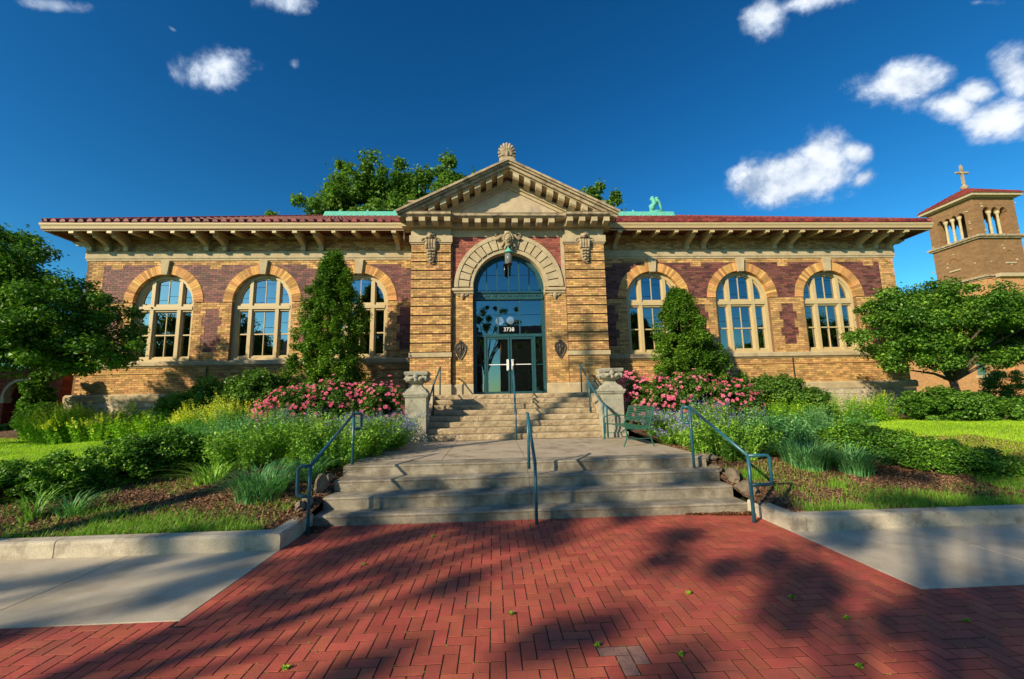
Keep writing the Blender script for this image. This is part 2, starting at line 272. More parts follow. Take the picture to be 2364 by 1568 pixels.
# ------------------------------------------------------------------ mesh helpers
class MB:
    def __init__(s): s.v = []; s.f = []; s.mi = []; s.cur = 0
    def add(s, vs, fs):
        o = len(s.v); s.v.extend(vs); s.f.extend([tuple(i + o for i in f) for f in fs]); s.mi.extend([s.cur] * len(fs))
    def box(s, x0, x1, y0, y1, z0, z1, back=True):
        vs = [(x0, y0, z0), (x1, y0, z0), (x1, y1, z0), (x0, y1, z0), (x0, y0, z1), (x1, y0, z1), (x1, y1, z1), (x0, y1, z1)]
        fs = [(0, 3, 2, 1), (4, 5, 6, 7), (0, 1, 5, 4), (1, 2, 6, 5), (3, 0, 4, 7)]
        if back: fs.append((2, 3, 7, 6))
        s.add(vs, fs)
    def cbox(s, x0, x1, y0, y1, z0, z1, c):
        """box whose front and top edges are chamfered by c"""
        p = [(y0, z0), (y1, z0), (y1, z1), (y0 + c, z1), (y0 + c * .3, z1 - c * .3), (y0, z1 - c)]
        s.prism([(a, b) for a, b in p], x0, x1, 'x')
    def prism(s, prof, a0, a1, axis='y', flip=False):
        n = len(prof)
        def P(u, w, a):
            if axis == 'y': return (u, a, w)
            if axis == 'x': return (a, u, w)
            return (u, w, a)
        vs = [P(u, w, a0) for u, w in prof] + [P(u, w, a1) for u, w in prof]
        fs = [tuple(range(n)), tuple(range(2 * n - 1, n - 1, -1))]
        for i in range(n):
            j = (i + 1) % n; fs.append((i, i + n, j + n, j))
        s.add(vs, fs)
    def ringseg(s, cx, cz, r0, r1, a0, a1, y0, y1, n=1):
        """arch piece in XZ, angles in radians from +X towards +Z"""
        for k in range(n):
            b0 = a0 + (a1 - a0) * k / n; b1 = a0 + (a1 - a0) * (k + 1) / n
            s.prism([(cx + r0 * cos(b0), cz + r0 * sin(b0)), (cx + r1 * cos(b0), cz + r1 * sin(b0)), (cx + r1 * cos(b1), cz + r1 * sin(b1)), (cx + r0 * cos(b1), cz + r0 * sin(b1))], y0, y1, 'y')
    def tube(s, pts, r, n=8, r2=None, cap=True):
        P = [Vector(p) for p in pts]; m = len(P); rings = []
        base = len(s.v); vs = []; fs = []
        prevx = None
        for i, p in enumerate(P):
            d = (P[min(i + 1, m - 1)] - P[max(i - 1, 0)]).normalized()
            x = d.orthogonal().normalized() if prevx is None else (prevx - d * prevx.dot(d)).normalized()
            prevx = x; y = d.cross(x)
            rr = (r[i] if isinstance(r, (list, tuple)) else (r if r2 is None else r + (r2 - r) * i / (m - 1)))
            for k in range(n):
                a = 2 * pi * k / n; vs.append(tuple(p + x * (rr * cos(a)) + y * (rr * sin(a))))
        for i in range(m - 1):
            for k in range(n):
                fs.append((i * n + k, i * n + (k + 1) % n, (i + 1) * n + (k + 1) % n, (i + 1) * n + k))
        if cap: fs.append(tuple(range(n - 1, -1, -1))); fs.append(tuple((m - 1) * n + k for k in range(n)))
        s.add(vs, fs)
    def ell(s, c, r, n=8, m=5, rot=0.0):
        vs = []; fs = []; cr, sr = cos(rot), sin(rot)
        def T(x, y, z):
            return (c[0] + x * cr - z * sr, c[1] + y, c[2] + x * sr + z * cr)
        vs.append(T(0, 0, -r[2]))
        for i in range(1, m):
            t = pi * i / m
            for k in range(n):
                a = 2 * pi * k / n; vs.append(T(r[0] * sin(t) * cos(a), r[1] * sin(t) * sin(a), -r[2] * cos(t)))
        vs.append(T(0, 0, r[2])); top = len(vs) - 1
        for k in range(n): fs.append((0, 1 + (k + 1) % n, 1 + k))
        for i in range(m - 2):
            for k in range(n):
                a = 1 + i * n + k; b = 1 + i * n + (k + 1) % n; fs.append((a, b, b + n, a + n))
        for k in range(n): fs.append((top, 1 + (m - 2) * n + k, 1 + (m - 2) * n + (k + 1) % n))
        s.add(vs, fs)
    def lathe(s, cx, cy, prof, n=24, sx=1, sy=1):
        vs = []; fs = []
        for (r, z) in prof:
            for k in range(n): a = 2 * pi * k / n; vs.append((cx + sx * r * cos(a), cy + sy * r * sin(a), z))
        for i in range(len(prof) - 1):
            for k in range(n): fs.append((i * n + k, i * n + (k + 1) % n, (i + 1) * n + (k + 1) % n, (i + 1) * n + k))
        fs.append(tuple(range(n - 1, -1, -1))); fs.append(tuple((len(prof) - 1) * n + k for k in range(n)))
        s.add(vs, fs)
    def build(s, name, m, parent=None, smooth=False, kind=None, mats=None):
        me = bpy.data.meshes.new(name)
        off = world_loc(parent)
        me.from_pydata([(x - off[0], y - off[1], z - off[2]) for x, y, z in s.v], [], s.f)
        for mm in (mats or [m]): me.materials.append(mm)
        if mats: me.polygons.foreach_set('material_index', s.mi)
        if smooth: me.polygons.foreach_set('use_smooth', [True] * len(me.polygons))
        me.update()
        return link(name, me, parent, kind)
def world_loc(p):
    v = Vector((0, 0, 0))
    while p is not None: v += p.location; p = p.parent
    return v
def link(name, me, parent=None, kind=None):
    o = bpy.data.objects.new(name, me); COL.objects.link(o)
    if parent is not None: o.parent = parent
    if kind: o['kind'] = kind
    return o
def thing(name, label, cat, loc=(0, 0, 0), group=None):
    o = bpy.data.objects.new(name, None); COL.objects.link(o); o.location = loc; o.empty_display_size = 0.2
    return tag(o, label, cat, group)
def tag(o, label, cat, group=None):
    o['label'] = label; o['category'] = cat
    if group: o['group'] = group
    return o
def npmesh(name, V, nper, m, parent=None, kind=None, smooth=False, mats=None, midx=None):
    """V: (N*nper,3); every nper vertices are one face"""
    V = np.asarray(V, np.float32).reshape(-1, 3)
    off = world_loc(parent); V = V - np.array(off, np.float32)
    nf = len(V) // nper
    me = bpy.data.meshes.new(name); me.vertices.add(len(V)); me.loops.add(len(V)); me.polygons.add(nf)
    me.vertices.foreach_set('co', V.ravel()); me.loops.foreach_set('vertex_index', np.arange(len(V), dtype=np.int32))
    me.polygons.foreach_set('loop_start', np.arange(nf, dtype=np.int32) * nper)
    try: me.polygons.foreach_set('loop_total', np.full(nf, nper, np.int32))
    except Exception: pass
    for mm in (mats or [m]): me.materials.append(mm)
    if midx is not None: me.polygons.foreach_set('material_index', np.asarray(midx, np.int32))
    me.update(calc_edges=True)
    return link(name, me, parent, kind)
def struct(name, mb, m, **kw):
    o = mb.build(name, m, **kw); o['kind'] = 'structure'; return o
def rv(n): 
    v = NR.normal(size=(n, 3)); return v / np.linalg.norm(v, axis=1, keepdims=True)
def leafquads(P, size, up=0.35, asp=0.62, var=0.35, outward=None):
    n = len(P); s = size * (1 - var + 2 * var * NR.random(n))[:, None]
    nrm = rv(n); nrm[:, 2] = np.abs(nrm[:, 2]) + up
    if outward is not None: nrm = nrm + outward * 0.8
    nrm /= np.linalg.norm(nrm, axis=1, keepdims=True)
    a = np.cross(nrm, rv(n)); a /= np.linalg.norm(a, axis=1, keepdims=True); b = np.cross(nrm, a)
    tip = nrm * s * 0.18
    return np.stack([P - a * s * .5, P - b * s * asp * .5 + tip, P + a * s * .5, P + b * s * asp * .5 + tip], 1).reshape(-1, 3)
def clumps(centers, rad, n, squash=0.7, power=0.45):
    """n points spread through clumps; centers (M,3), rad (M,)"""
    M_ = len(centers); idx = NR.integers(0, M_, n)
    d = rv(n); r = NR.random(n) ** power
    p = d * r[:, None] * np.asarray(rad)[idx][:, None]; p[:, 2] *= squash
    return centers[idx] + p, d
def blades(base, h, lean, w, curl=0.5, segs=3, dirs=None):
    """curved grass blades, returned as quads"""
    n = len(base); az = NR.random(n) * 2 * pi if dirs is None else dirs
    d = np.stack([np.cos(az), np.sin(az), np.zeros(n)], 1); sd = np.stack([-np.sin(az), np.cos(az), np.zeros(n)], 1)
    h = np.broadcast_to(h, (n,)) * (0.6 + 0.6 * NR.random(n)); lean = np.broadcast_to(lean, (n,)) * (0.4 + 0.9 * NR.random(n))
    out = []
    def pt(t):
        return base + d * (lean * t ** (1 + curl))[:, None] + np.array([0, 0, 1.0]) * (h * (t - curl * 0.45 * t ** 3))[:, None]
    prev = pt(0.0); wp = w
    for k in range(1, segs + 1):
        t = k / segs; q = pt(t); wq = w * (1 - t) ** 0.7 + 0.0006
        out.append(np.stack([prev - sd * wp / 2, prev + sd * wp / 2, q + sd * wq / 2, q - sd * wq / 2], 1)); prev = q; wp = wq
    return np.concatenate(out, 0).reshape(-1, 3)

# ------------------------------------------------------------------ terrain
XL, XR = -2.55, 3.72        # side planes of the lower steps
def terr(x, y):
    x = np.asarray(x, float); y = np.asarray(y, float)
    def ss(a, b, t): t = np.clip((t - a) / (b - a), 0, 1); return t * t * (3 - 2 * t)
    z = 0.15 + 0.40 * ss(5.55, 7.9, y) + 0.27 * ss(7.2, 12.0, y) + 0.2 * ss(12, 15, y)
    z = z + 0.02 * np.sin(x * 1.7 + y) * ss(5.7, 6.5, y) + 0.012 * np.sin(x * 4.1 - y * 3.3) * ss(5.7, 6.5, y)
    # ground falls in beside the steps
    near = np.exp(-((np.minimum(np.abs(x - XL), np.abs(x - XR)) / 0.5) ** 2))
    z = z - 0.06 * near * ss(5.6, 6.6, y) * (1 - ss(7.6, 8.6, y))
    return z
xs = np.concatenate([[-150, -80, -45, -30, -22], np.arange(-18, XL - 0.12, 0.2), [XL, -2.0, 3.2, XR], np.arange(XR + 0.2, 24, 0.2), [30, 45, 80, 150]])
ys = np.concatenate([[5.56], np.arange(5.7, 11.3, 0.2), [11.35, 11.6, 12, 12.5, 13, 13.5, 14, 14.6, 15.5, 20, 30, 60, 150]])
V = []; Fc = []; mi = []
GX, GY = np.meshgrid(xs, ys); GZ = terr(GX, GY)
V = np.stack([GX, GY, GZ], 2).reshape(-1, 3)
nx = len(xs)
def is_lawn(x, y):
    if x < .6: return y > 7.7 and x < -5.6 + 0.25 * sin(y * 3) and y < 12.6 and (y > 8.2 - (x + 6) * 0.12)
    return x > 6.8 and 13.0 > y > max(6.2, 8.3 - (x - 6.8) * .95)
for j in range(len(ys) - 1):
    for i in range(nx - 1):
        xc = (xs[i] + xs[i + 1]) / 2; yc = (ys[j] + ys[j + 1]) / 2
        if XL < xc < XR and yc < 13.2: continue
        Fc.append((j * nx + i, j * nx + i + 1, (j + 1) * nx + i + 1, (j + 1) * nx + i))
        mi.append(0 if is_lawn(xc, yc) or abs(xc) > 20 or yc > 16 else 1)
me = bpy.data.meshes.new('garden_ground'); me.from_pydata([tuple(v) for v in V], [], Fc)
me.materials.append(MT['lawnbase']); me.materials.append(MT['mulch']); me.polygons.foreach_set('material_index', mi)
me.polygons.foreach_set('use_smooth', [True] * len(Fc)); o = link('garden_ground', me); o['kind'] = 'structure'
b = MB(); b.add([(-900, -900, -0.12), (900, -900, -0.12), (900, 1500, -0.12), (-900, 1500, -0.12)], [(0, 1, 2, 3)]); struct('ground', b, MT['field'])
b = MB(); b.add([(-150, -14, -0.10), (150, -14, -0.10), (150, -1.6, -0.10), (-150, -1.6, -0.10)], [(0, 1, 2, 3)]); struct('road', b, MT['asphalt'])

# ------------------------------------------------------------------ brick plaza (herringbone) and sidewalk
plaza = MB(); plaza.box(-14, 14, -1.45, 3.79, -0.14, -0.0028); plaza.box(XL, XR, 3.792, 6.6, -0.14, -0.0028)
plaza_o = struct('brick_plaza', plaza, MT['sand'])
BW = 0.105; JT = 0.0050
cells = []
for cx in range(-68, 78):
    for cy in range(-64, 30):
        t = (cx - cy) % 4
        x0 = 0.585 + cx * BW; y0 = 3.795 + cy * BW
        if t == 0: r = (x0, x0 + 2 * BW, y0, y0 + BW)
        elif t == 3: r = (x0, x0 + BW, y0, y0 + 2 * BW)
        else: continue
        if r[2] < 0.9: continue
        # clip to the paved shape: everything in front of 3.795, the middle strip behind it
        L, R_ = (XL + BW, XR - BW)
        out = (r[0] + r[1]) / 2 < XL or (r[0] + r[1]) / 2 > XR
        if out and r[3] > 3.79:
            if r[2] > 3.76: continue
            r = (r[0], r[1], r[2], 3.79)
        elif (r[2] + r[3]) / 2 > 3.70:
            a, c = max(r[0], L), min(r[1], R_)
            if c - a < 0.03: continue
            r = (a, c, r[2], min(r[3], 6.34))
            if r[3] - r[2] < 0.03: continue
        cells.append(r)
k = 0
y = 3.71
while y < 6.3:                                      # straight border courses
    for xx in (XL, XR - BW): cells.append((xx, xx + BW, y, min(y + 2 * BW, 6.3)))
    y += 2 * BW
x = -7.2
def pix(p):
    v = (np.array(p, float) - [0, 0, H]) @ RR; return (CX + F * v[0] / max(v[2], .01), CY + F * v[1] / max(v[2], .01), v[2])
def inview(p, m=60):
    q = pix(p); return q[2] > 0.2 and -m < q[0] < 2364 + m and -m < q[1] < 1568 + m
def paver(b, r, dz=0.0, tilt=0.0, ty=0.0):
    x0, x1, y0, y1 = r[0] + JT, r[1] - JT, r[2] + JT, r[3] - JT; c = 0.0006
    zt = dz; zz = lambda x, y: zt + tilt * (x - (x0 + x1) / 2) + ty * (y - (y0 + y1) / 2)
    vs = [(x0, y0, -0.03), (x1, y0, -0.03), (x1, y1, -0.03), (x0, y1, -0.03)]
    vs += [(x, y, zz(x, y) - c) for x, y in ((x0, y0), (x1, y0), (x1, y1), (x0, y1))]
    vs += [(x, y, zz(x, y)) for x, y in ((x0 + c, y0 + c), (x1 - c, y0 + c), (x1 - c, y1 - c), (x0 + c, y1 - c))]
    fs = [(0, 1, 5, 4), (1, 2, 6, 5), (2, 3, 7, 6), (3, 0, 4, 7), (4, 5, 9, 8), (5, 6, 10, 9), (6, 7, 11, 10), (7, 4, 8, 11), (8, 9, 10, 11)]
    b.add(vs, fs)
vis = [r for r in cells if inview(((r[0] + r[1]) / 2, (r[2] + r[3]) / 2, 0), 10)]
vis.sort(key=lambda r: (r[2] + r[3]) / 2 + 0.15 * abs((r[0] + r[1]) / 2))
single = set(vis[:292]); shared = {}
rest = MB()
for r in cells:
    dz, tx, ty = rnd.uniform(-0.0008, 0.0012), rnd.uniform(-.010, .010), rnd.uniform(-.010, .010)
    if r in single:
        w, h = round(r[1] - r[0], 4), round(r[3] - r[2], 4); key = (w, h, rnd.randrange(3))
        if key not in shared:
            q = MB(); paver(q, (-w / 2, w / 2, -h / 2, h / 2), 0, tx, ty)
            me = bpy.data.meshes.new('brick'); me.from_pydata(q.v, [], q.f); me.materials.append(MT['paver']); shared[key] = me
        xc, yc = (r[0] + r[1]) / 2, (r[2] + r[3]) / 2
        o = link('brick', shared[key], plaza_o); o.location = (xc, yc, dz)
        if 0.75 < xc < 1.0 and 2.85 < yc < 3.16:
            o.data = o.data.copy(); o.data.materials[0] = MT['paverworn']; o.location.z -= 0.0008
    else: paver(rest, r, dz, tx, ty)
rest.build('brick', MT['paver'], plaza_o, kind='stuff')
walk_l = thing('sidewalk', 'pale concrete sidewalk left of the red bricks, below the left kerb', 'sidewalk', (-6, 4.6, 0)); walk_l['kind'] = 'structure'
walk_r = thing('sidewalk', 'pale concrete sidewalk right of the red bricks, below the right kerb', 'sidewalk', (7, 4.6, 0)); walk_r['kind'] = 'structure'
for side, par in ((-1, walk_l), (1, walk_r)):
    for k in range(14):
        a, c = (XL - 1.72 * (k + 1), XL - 1.72 * k) if side < 0 else (XR + 1.62 * k, XR + 1.62 * (k + 1))
        b = MB(); z = 0.0 + rnd.uniform(-.002, .002)
        g = 0.006
        b.add([(a + g, 3.80, -.1), (c - g, 3.80, -.1), (c - g, 5.42, -.1), (a + g, 5.42, -.1), (a + g, 3.80, z - .002), (c - g, 3.80, z - .002), (c - g, 5.42, z - .002), (a + g, 5.42, z - .002),
               (a + g * 1.3, 3.803, z), (c - g * 1.3, 3.803, z), (c - g * 1.3, 5.42, z), (a + g * 1.3, 5.42, z)],
              [(0, 1, 5, 4), (1, 2, 6, 5), (3, 0, 4, 7), (4, 5, 9, 8), (5, 6, 10, 9), (7, 4, 8, 11), (8, 9, 10, 11)])
        b.build('slab', MT['conc'], par)
    b = MB(); x0, x1 = (-30, XL) if side < 0 else (XR, 30); b.box(x0, x1, 3.81, 5.42, -.13, -.03); b.build('bed', MT['sand'], par)

# kerbs
def kerb_piece(par, p0, p1, inward, h=0.185, w=0.19):
    """straight kerb from p0 to p1, rounded top front edge; inward = unit 2d vector to the garden side"""
    p0 = Vector(p0); p1 = Vector(p1); inn = Vector(inward)
    prof = [(0, -.1), (0, h - .035), (.008, h - .012), (.03, h), (w - .02, h + .004), (w, h - .01), (w, -.1)]
    vs = []
    for p, e in ((p0, 0), (p1, 1)):
        for u, z in prof: q = p + inn * u; vs.append((q.x, q.y, z))
    n = len(prof); fs = [tuple(range(n)), tuple(range(2 * n - 1, n - 1, -1))] + [(i, i + n, (i + 1) % n + n, (i + 1) % n) for i in range(n)]
    b = MB(); b.add(vs, fs); b.build('kerb_stone', MT['kerb'], par)
kl = thing('garden_kerb', 'low concrete kerb holding the left bank, cornered at the red bricks', 'kerb', (-6, 5.5, 0))
kr = thing('garden_kerb', 'low concrete kerb holding the right bank, cornered at the red bricks', 'kerb', (7, 5.5, 0))
x = XL - 0.02
while x > -26:
    ln = 2.55 if x > -5 else 3.0
    kerb_piece(kl, (x - .006, 5.40), (x - ln + .006, 5.40), (0, 1)); x -= ln
x = XR + 0.02; first = True
while x < 28:
    ln = 3.1; kerb_piece(kr, (x + .006, 5.40), (x + ln - .006, 5.40), (0, 1)); x += ln
kerb_piece(kl, (XL, 5.385), (XL, 6.32), (-1, 0)); kerb_piece(kr, (XR, 5.385), (XR, 6.32), (1, 0))

# ------------------------------------------------------------------ lower steps and landing
ls = thing('lower_steps', 'four broad worn concrete steps rising from the red bricks', 'steps', (.585, 6.3, 0))
SY = [6.32, 6.65, 7.06, 7.43]; SZ = [0.138, 0.315, 0.482, 0.655]
for i in range(4):
    for (a, c) in ((XL, 0.56), (0.566, XR)):
        b = MB(); y1 = 7.9 if i == 3 else SY[i + 1] + .12
        zb = -0.1 if i == 0 else SZ[i - 1] - 0.02
        xa, xc = a + rnd.uniform(-.015, .015) if a < 0 else a, c + (rnd.uniform(-.015, .015) if c > 1 else 0)
        n = 24; rows = []
        # slightly uneven nosing
        prof0 = [(0.0, zb), (0.004, SZ[i] - .045), (-.006, SZ[i] - .022), (.006, SZ[i] - .006), (.03, SZ[i]), (y1 - SY[i], SZ[i] + (.004 if i < 3 else 0))]
        for k in range(n + 1):
            x = xa + (xc - xa) * k / n; wob = rnd.uniform(-.004, .004); wz = rnd.uniform(-.003, .001)
            rows.append([(x, SY[i] + u + (wob if 0 < q < 5 else 0), z + (wz if q in (3,) else 0)) for q, (u, z) in enumerate(prof0)])
        vs = [p for r in rows for p in r]; m_ = len(prof0); fs = []
        for k in range(n):
            for q in range(m_ - 1): fs.append((k * m_ + q, (k + 1) * m_ + q, (k + 1) * m_ + q + 1, k * m_ + q + 1))
        for e in (0, n):
            o_ = len(vs); vs.append((rows[e][0][0], y1, zb)); ring = [e * m_ + q for q in range(m_)] + [o_]
            fs.append(tuple(ring if e else ring[::-1]))
        b.add(vs, fs); b.build('step', MT['step'], ls)
landing = thing('landing', 'flat concrete landing between the lower and the upper steps', 'landing', (.585, 9.4, .65)); landing['kind'] = 'structure'
for (a, c) in ((XL, -.95), (-.944, .56), (.566, 2.1), (2.106, XR)):
    for (y0, y1) in ((7.9, 9.1), (9.106, 11.33)):
        b = MB(); z = .657 + rnd.uniform(-.001, .002)
        b.box(a + .003, c - .003, y0 + .003, y1, .1, z); b.build('slab', MT['landing'], landing)
for sx, lst in ((-1, [(-2.70, 6.95, .11, .28), (-2.72, 6.55, .13, .12), (-2.68, 7.25, .10, .12), (-2.75, 6.35, .10, .10)]), (1, [(3.84, 6.5, .17, .15), (3.86, 6.9, .18, .16), (3.82, 7.3, .14, .10), (4.0, 7.95, .26, .07)])):
    for q, (x, y, r, h) in enumerate(lst):
        b = MB(); b.ell((x, y, float(terr(x, y)) + h * .3), (r * .62, r * 1.25, h * .75), 9, 6)
        b.v = [(vx + 0.03 * sin(9 * vy + q) + rnd.uniform(-.02, .02), vy + rnd.uniform(-.02, .02), vz + .02 * sin(11 * vx + 5 * vy) + rnd.uniform(-.015, .015)) for vx, vy, vz in b.v]
        o = b.build('edging_stone', MT['field_stone'])
        wh = ['beside the second step', 'lowest but one', 'beside the top step', 'at the foot of the row'] if sx < 0 else ['beside the lowest step', 'beside the second step', 'beside the top step', 'flat one by the landing']
        tag(o, f"rough field stone on the {'left' if sx < 0 else 'right'} of the lower steps, {wh[q]}", 'stone')

# ------------------------------------------------------------------ upper steps
us = thing('upper_steps', 'eight weathered sandstone steps climbing to the glass doors', 'steps', (.61, 11.35, .65))
UX0, UX1 = -1.78, 3.0
RIS = (1.89 - .657) / 8
for i in range(8):
    y0 = 11.35 + .257 * i; z1 = .657 + RIS * (i + 1); z0 = z1 - RIS
    cuts = [UX0] + sorted(UX0 + (UX1 - UX0) * f for f in ([.47] if i == 7 else [rnd.uniform(.25, .4), rnd.uniform(.6, .75)])) + [UX1]
    for a, c in zip(cuts[:-1], cuts[1:]):
        b = MB(); n = max(6, int((c - a) / .09)); rows = []
        yb = y0 + (.75 if i == 7 else .33)
        for k in range(n + 1):
            x = a + .004 + (c - a - .008) * k / n; w1 = rnd.uniform(-.012, .012); w2 = rnd.uniform(-.010, .002)
            rows.append([(x, y0 + .004 * rnd.random(), z0 + .008), (x, y0 - .012 + w1, z0 + RIS * .55), (x, y0 - .014 + w1 * .6, z1 - .03), (x, y0 + .012, z1 + w2 - .004), (x, yb, z1)])
        vs = [p for r in rows for p in r]; fs = [(k * 5 + q, (k + 1) * 5 + q, (k + 1) * 5 + q + 1, k * 5 + q + 1) for k in range(n) for q in range(4)]
        for e in (0, n):
            o_ = len(vs); vs.append((rows[e][0][0], yb, z0)); ring = [e * 5 + q for q in range(5)] + [o_]; fs.append(tuple(ring if e else ring[::-1]))
        b.add(vs, fs); b.build('stone_block', MT['ustep'], us)
b = MB(); b.box(UX0 + .01, UX1 - .01, 11.5, 13.0, .3, .64); b.box(UX0 - .02, UX1 + .02, 13.7, 14.6, .5, 1.885); b.build('core', MT['mortar'], us)
for (a, c) in ((UX0 - .34, UX0 - .01), (UX1 + .01, UX1 + .34)):
    b = MB(); b.prism([(11.95, .4), (13.85, .4), (13.85, 1.86), (13.0, 1.86), (11.95, 1.15)], a, c, 'x'); b.build('cheek_wall', MT['lime'], us)
for sx, cx in ((-1, -2.06), (1, 3.24)):
    t_ = thing('stone_pedestal', f"grey stone pedestal with a carved bowl-shaped cap {'left' if sx < 0 else 'right'} of the upper steps", 'pedestal', (cx, 11.62, .65), 'pedestals flanking the upper steps')
    cy = 11.62
    b = MB(); b.box(cx - .34, cx + .34, cy - .34, cy + .34, .5, .80); b.box(cx - .305, cx + .305, cy - .305, cy + .305, .80, .86); b.build('base', MT['grey'], t_)
    b = MB(); b.box(cx - .275, cx + .275, cy - .275, cy + .275, .86, 1.80); b.build('shaft', MT['grey'], t_)
    b = MB()
    for (hw, za, zb) in ((.29, 1.80, 1.83), (.315, 1.83, 1.87), (.335, 1.875, 1.93), (.28, 1.93, 1.98)): b.box(cx - hw, cx + hw, cy - hw, cy + hw, za, zb)
    b.build('cornice', MT['grey'], t_)
    def frus(b, pr):
        for (h0, z0), (h1, z1) in zip(pr[:-1], pr[1:]):
            vs = [(cx + sxx * h0, cy + syy * h0, z0) for sxx, syy in ((-1, -1), (1, -1), (1, 1), (-1, 1))] + [(cx + sxx * h1, cy + syy * h1, z1) for sxx, syy in ((-1, -1), (1, -1), (1, 1), (-1, 1))]
            b.add(vs, [(0, 3, 2, 1), (4, 5, 6, 7), (0, 1, 5, 4), (1, 2, 6, 5), (2, 3, 7, 6), (3, 0, 4, 7)])
    b = MB(); frus(b, [(.26, 1.982), (.245, 2.02), (.17, 2.07), (.13, 2.12), (.125, 2.17), (.17, 2.20)]); b.build('neck', MT['grey'], t_)
    b = MB(); frus(b, [(.20, 2.202), (.265, 2.25), (.285, 2.33), (.27, 2.37)])
    for q in range(4):
        a = q * pi / 2; b.ell((cx + .27 * cos(a), cy + .27 * sin(a), 2.39), (.07, .07, .1), 8, 6); b.ell((cx + .28 * cos(a), cy + .28 * sin(a), 2.27), (.045, .045, .05), 7, 5)
        a += pi / 4; b.ell((cx + .30 * cos(a), cy + .30 * sin(a), 2.41), (.09, .09, .06), 8, 5)
        for e in (-.35, .35): b.ell((cx + .31 * cos(a + e), cy + .31 * sin(a + e), 2.31), (.07, .07, .045), 8, 5)
    frus(b, [(.225, 2.372), (.30, 2.41), (.315, 2.47), (.30, 2.50)]); b.build('carved_cap', MT['grey'], t_)

# ------------------------------------------------------------------ handrails
def rail(name, label, loc, parts, group):
    t_ = thing(name, label, 'handrail', loc, group)
    for nm, pts, r in parts:
        b = MB(); b.tube(pts, r, 10); b.build(nm, MT['rail'], t_, smooth=True)
    return t_
def rnded(pts, r=.06, n=4):
    out = [Vector(pts[0])]
    for i in range(1, len(pts) - 1):
        p0, p, p1 = Vector(pts[i - 1]), Vector(pts[i]), Vector(pts[i + 1])
        a = p + (p0 - p).normalized() * min(r, (p0 - p).length * .45); c = p + (p1 - p).normalized() * min(r, (p1 - p).length * .45)
        for k in range(n + 1): t = k / n; out.append(a * (1 - t) ** 2 + p * 2 * t * (1 - t) + c * t * t)
    out.append(Vector(pts[-1])); return out
RG = 'teal pipe handrails of the two flights of steps'
rr_ = .024
for sx, bx, tx, yb, yt, lab in ((-1, -2.47, -2.45, 5.95, 7.6, 'teal pipe handrail on the left edge of the lower steps, ending in square loops'), (1, 3.5, 3.40, 5.82, 7.25, 'teal pipe handrail on the right edge of the lower steps, ending in square loops')):
    gx = bx - .16 if sx < 0 else bx + .30
    gx2 = tx + .10 if sx < 0 else tx - .09
    lo = (bx, yb, .88); hi = (tx, yt, 1.52)
    parts = [('post', [(bx, yb, -.02), (bx, yb, .5), lo], rr_), ('post', [(tx, yt, .5), (tx, yt, 1.0), hi], rr_), ('rail_bar', [lo, ((bx + tx) / 2, (yb + yt) / 2, 1.2), hi], rr_),
             ('end_loop', rnded([(bx, yb, .88), (gx, yb - .0, .88), (gx, yb, .49), (bx, yb, .49)]), rr_ * .95),
             ('end_loop', rnded([(tx, yt, 1.52), (gx2, yt + .12, 1.52), (gx2, yt + .12, 1.25), (tx, yt, 1.25)], .05), rr_ * .95)]
    rail('handrail', lab, (bx, yb, 0), parts, RG)
rail('handrail', 'short teal handrail down the middle of the lower steps', (.57, 6.09, 0),
     [('post', [(.575, 6.09, -.02), (.575, 6.09, .4), (.575, 6.09, .81)], rr_), ('post', [(.56, 6.98, .6), (.56, 6.98, 1.0), (.56, 6.98, 1.48)], rr_),
      ('rail_bar', rnded([(.575, 6.09, .81), (.56, 6.98, 1.48), (.56, 7.1, 1.48)], .04), rr_)], RG)
for sx, x0, x1, lab in ((-1, -1.80, -1.66, 'teal handrail climbing the left side of the upper steps beside the pedestal'), (1, 2.85, 2.80, 'teal handrail climbing the right side of the upper steps beside the pedestal')):
    yb = 11.55 if sx < 0 else 10.95
    pts = [('post', [(x0, yb, .65), (x0, yb, 1.1), (x0, yb, 1.5)], rr_), ('post', [(x1, 13.3, 1.86), (x1, 13.3, 2.4), (x1, 13.3, 2.76)], rr_), ('post', [((x0 + x1) / 2, 12.35, 1.3), ((x0 + x1) / 2, 12.35, 1.8), ((x0 + x1) / 2, 12.35, 2.16)], rr_),
           ('rail_bar', rnded([(x0, yb, 1.5), ((x0 + x1) / 2, 12.35, 2.16), (x1, 13.3, 2.76), (x1, 13.45, 2.76)], .05), rr_)]
    if sx > 0:
        pts.append(('extension', rnded([(x0, yb, 1.5), (x0 + .09, yb, 1.5), (x0 + .09, yb, .68)], .03), rr_ * .9)); pts.append(('brace', [(x0 + .09, yb, 1.5), (x0 + .3, yb + .25, 1.38), (x0 + .52, yb + .5, 1.22)], rr_ * .8))
        pts.append(('brace', [(x0, 12.35, 2.16), (x0 + .2, 12.5, 2.2), (x0 + .42, 12.7, 1.9)], rr_ * .8))
    else: pts.append(('extension', rnded([(x0, yb, 1.46), (x0 - .05, yb - .18, 1.46), (x0 - .05, yb - .18, .68)], .03), rr_ * .9))
    rail('handrail', lab, (x0, yb, .65), pts, RG)
rail('handrail', 'teal handrail down the middle of the upper steps, in front of the doors', (.6, 11.21, .65),
     [('post', [(.59, 11.21, .65), (.59, 11.21, 1.1), (.57, 11.21, 1.54)], rr_), ('post', [(.62, 12.35, 1.3), (.62, 12.35, 1.8), (.62, 12.35, 2.16)], rr_), ('post', [(.64, 13.3, 1.88), (.64, 13.3, 2.3), (.64, 13.3, 2.74)], rr_),
      ('rail_bar', rnded([(.57, 11.21, 1.54), (.62, 12.35, 2.16), (.64, 13.3, 2.74), (.64, 13.42, 2.74)], .05), rr_)], RG)

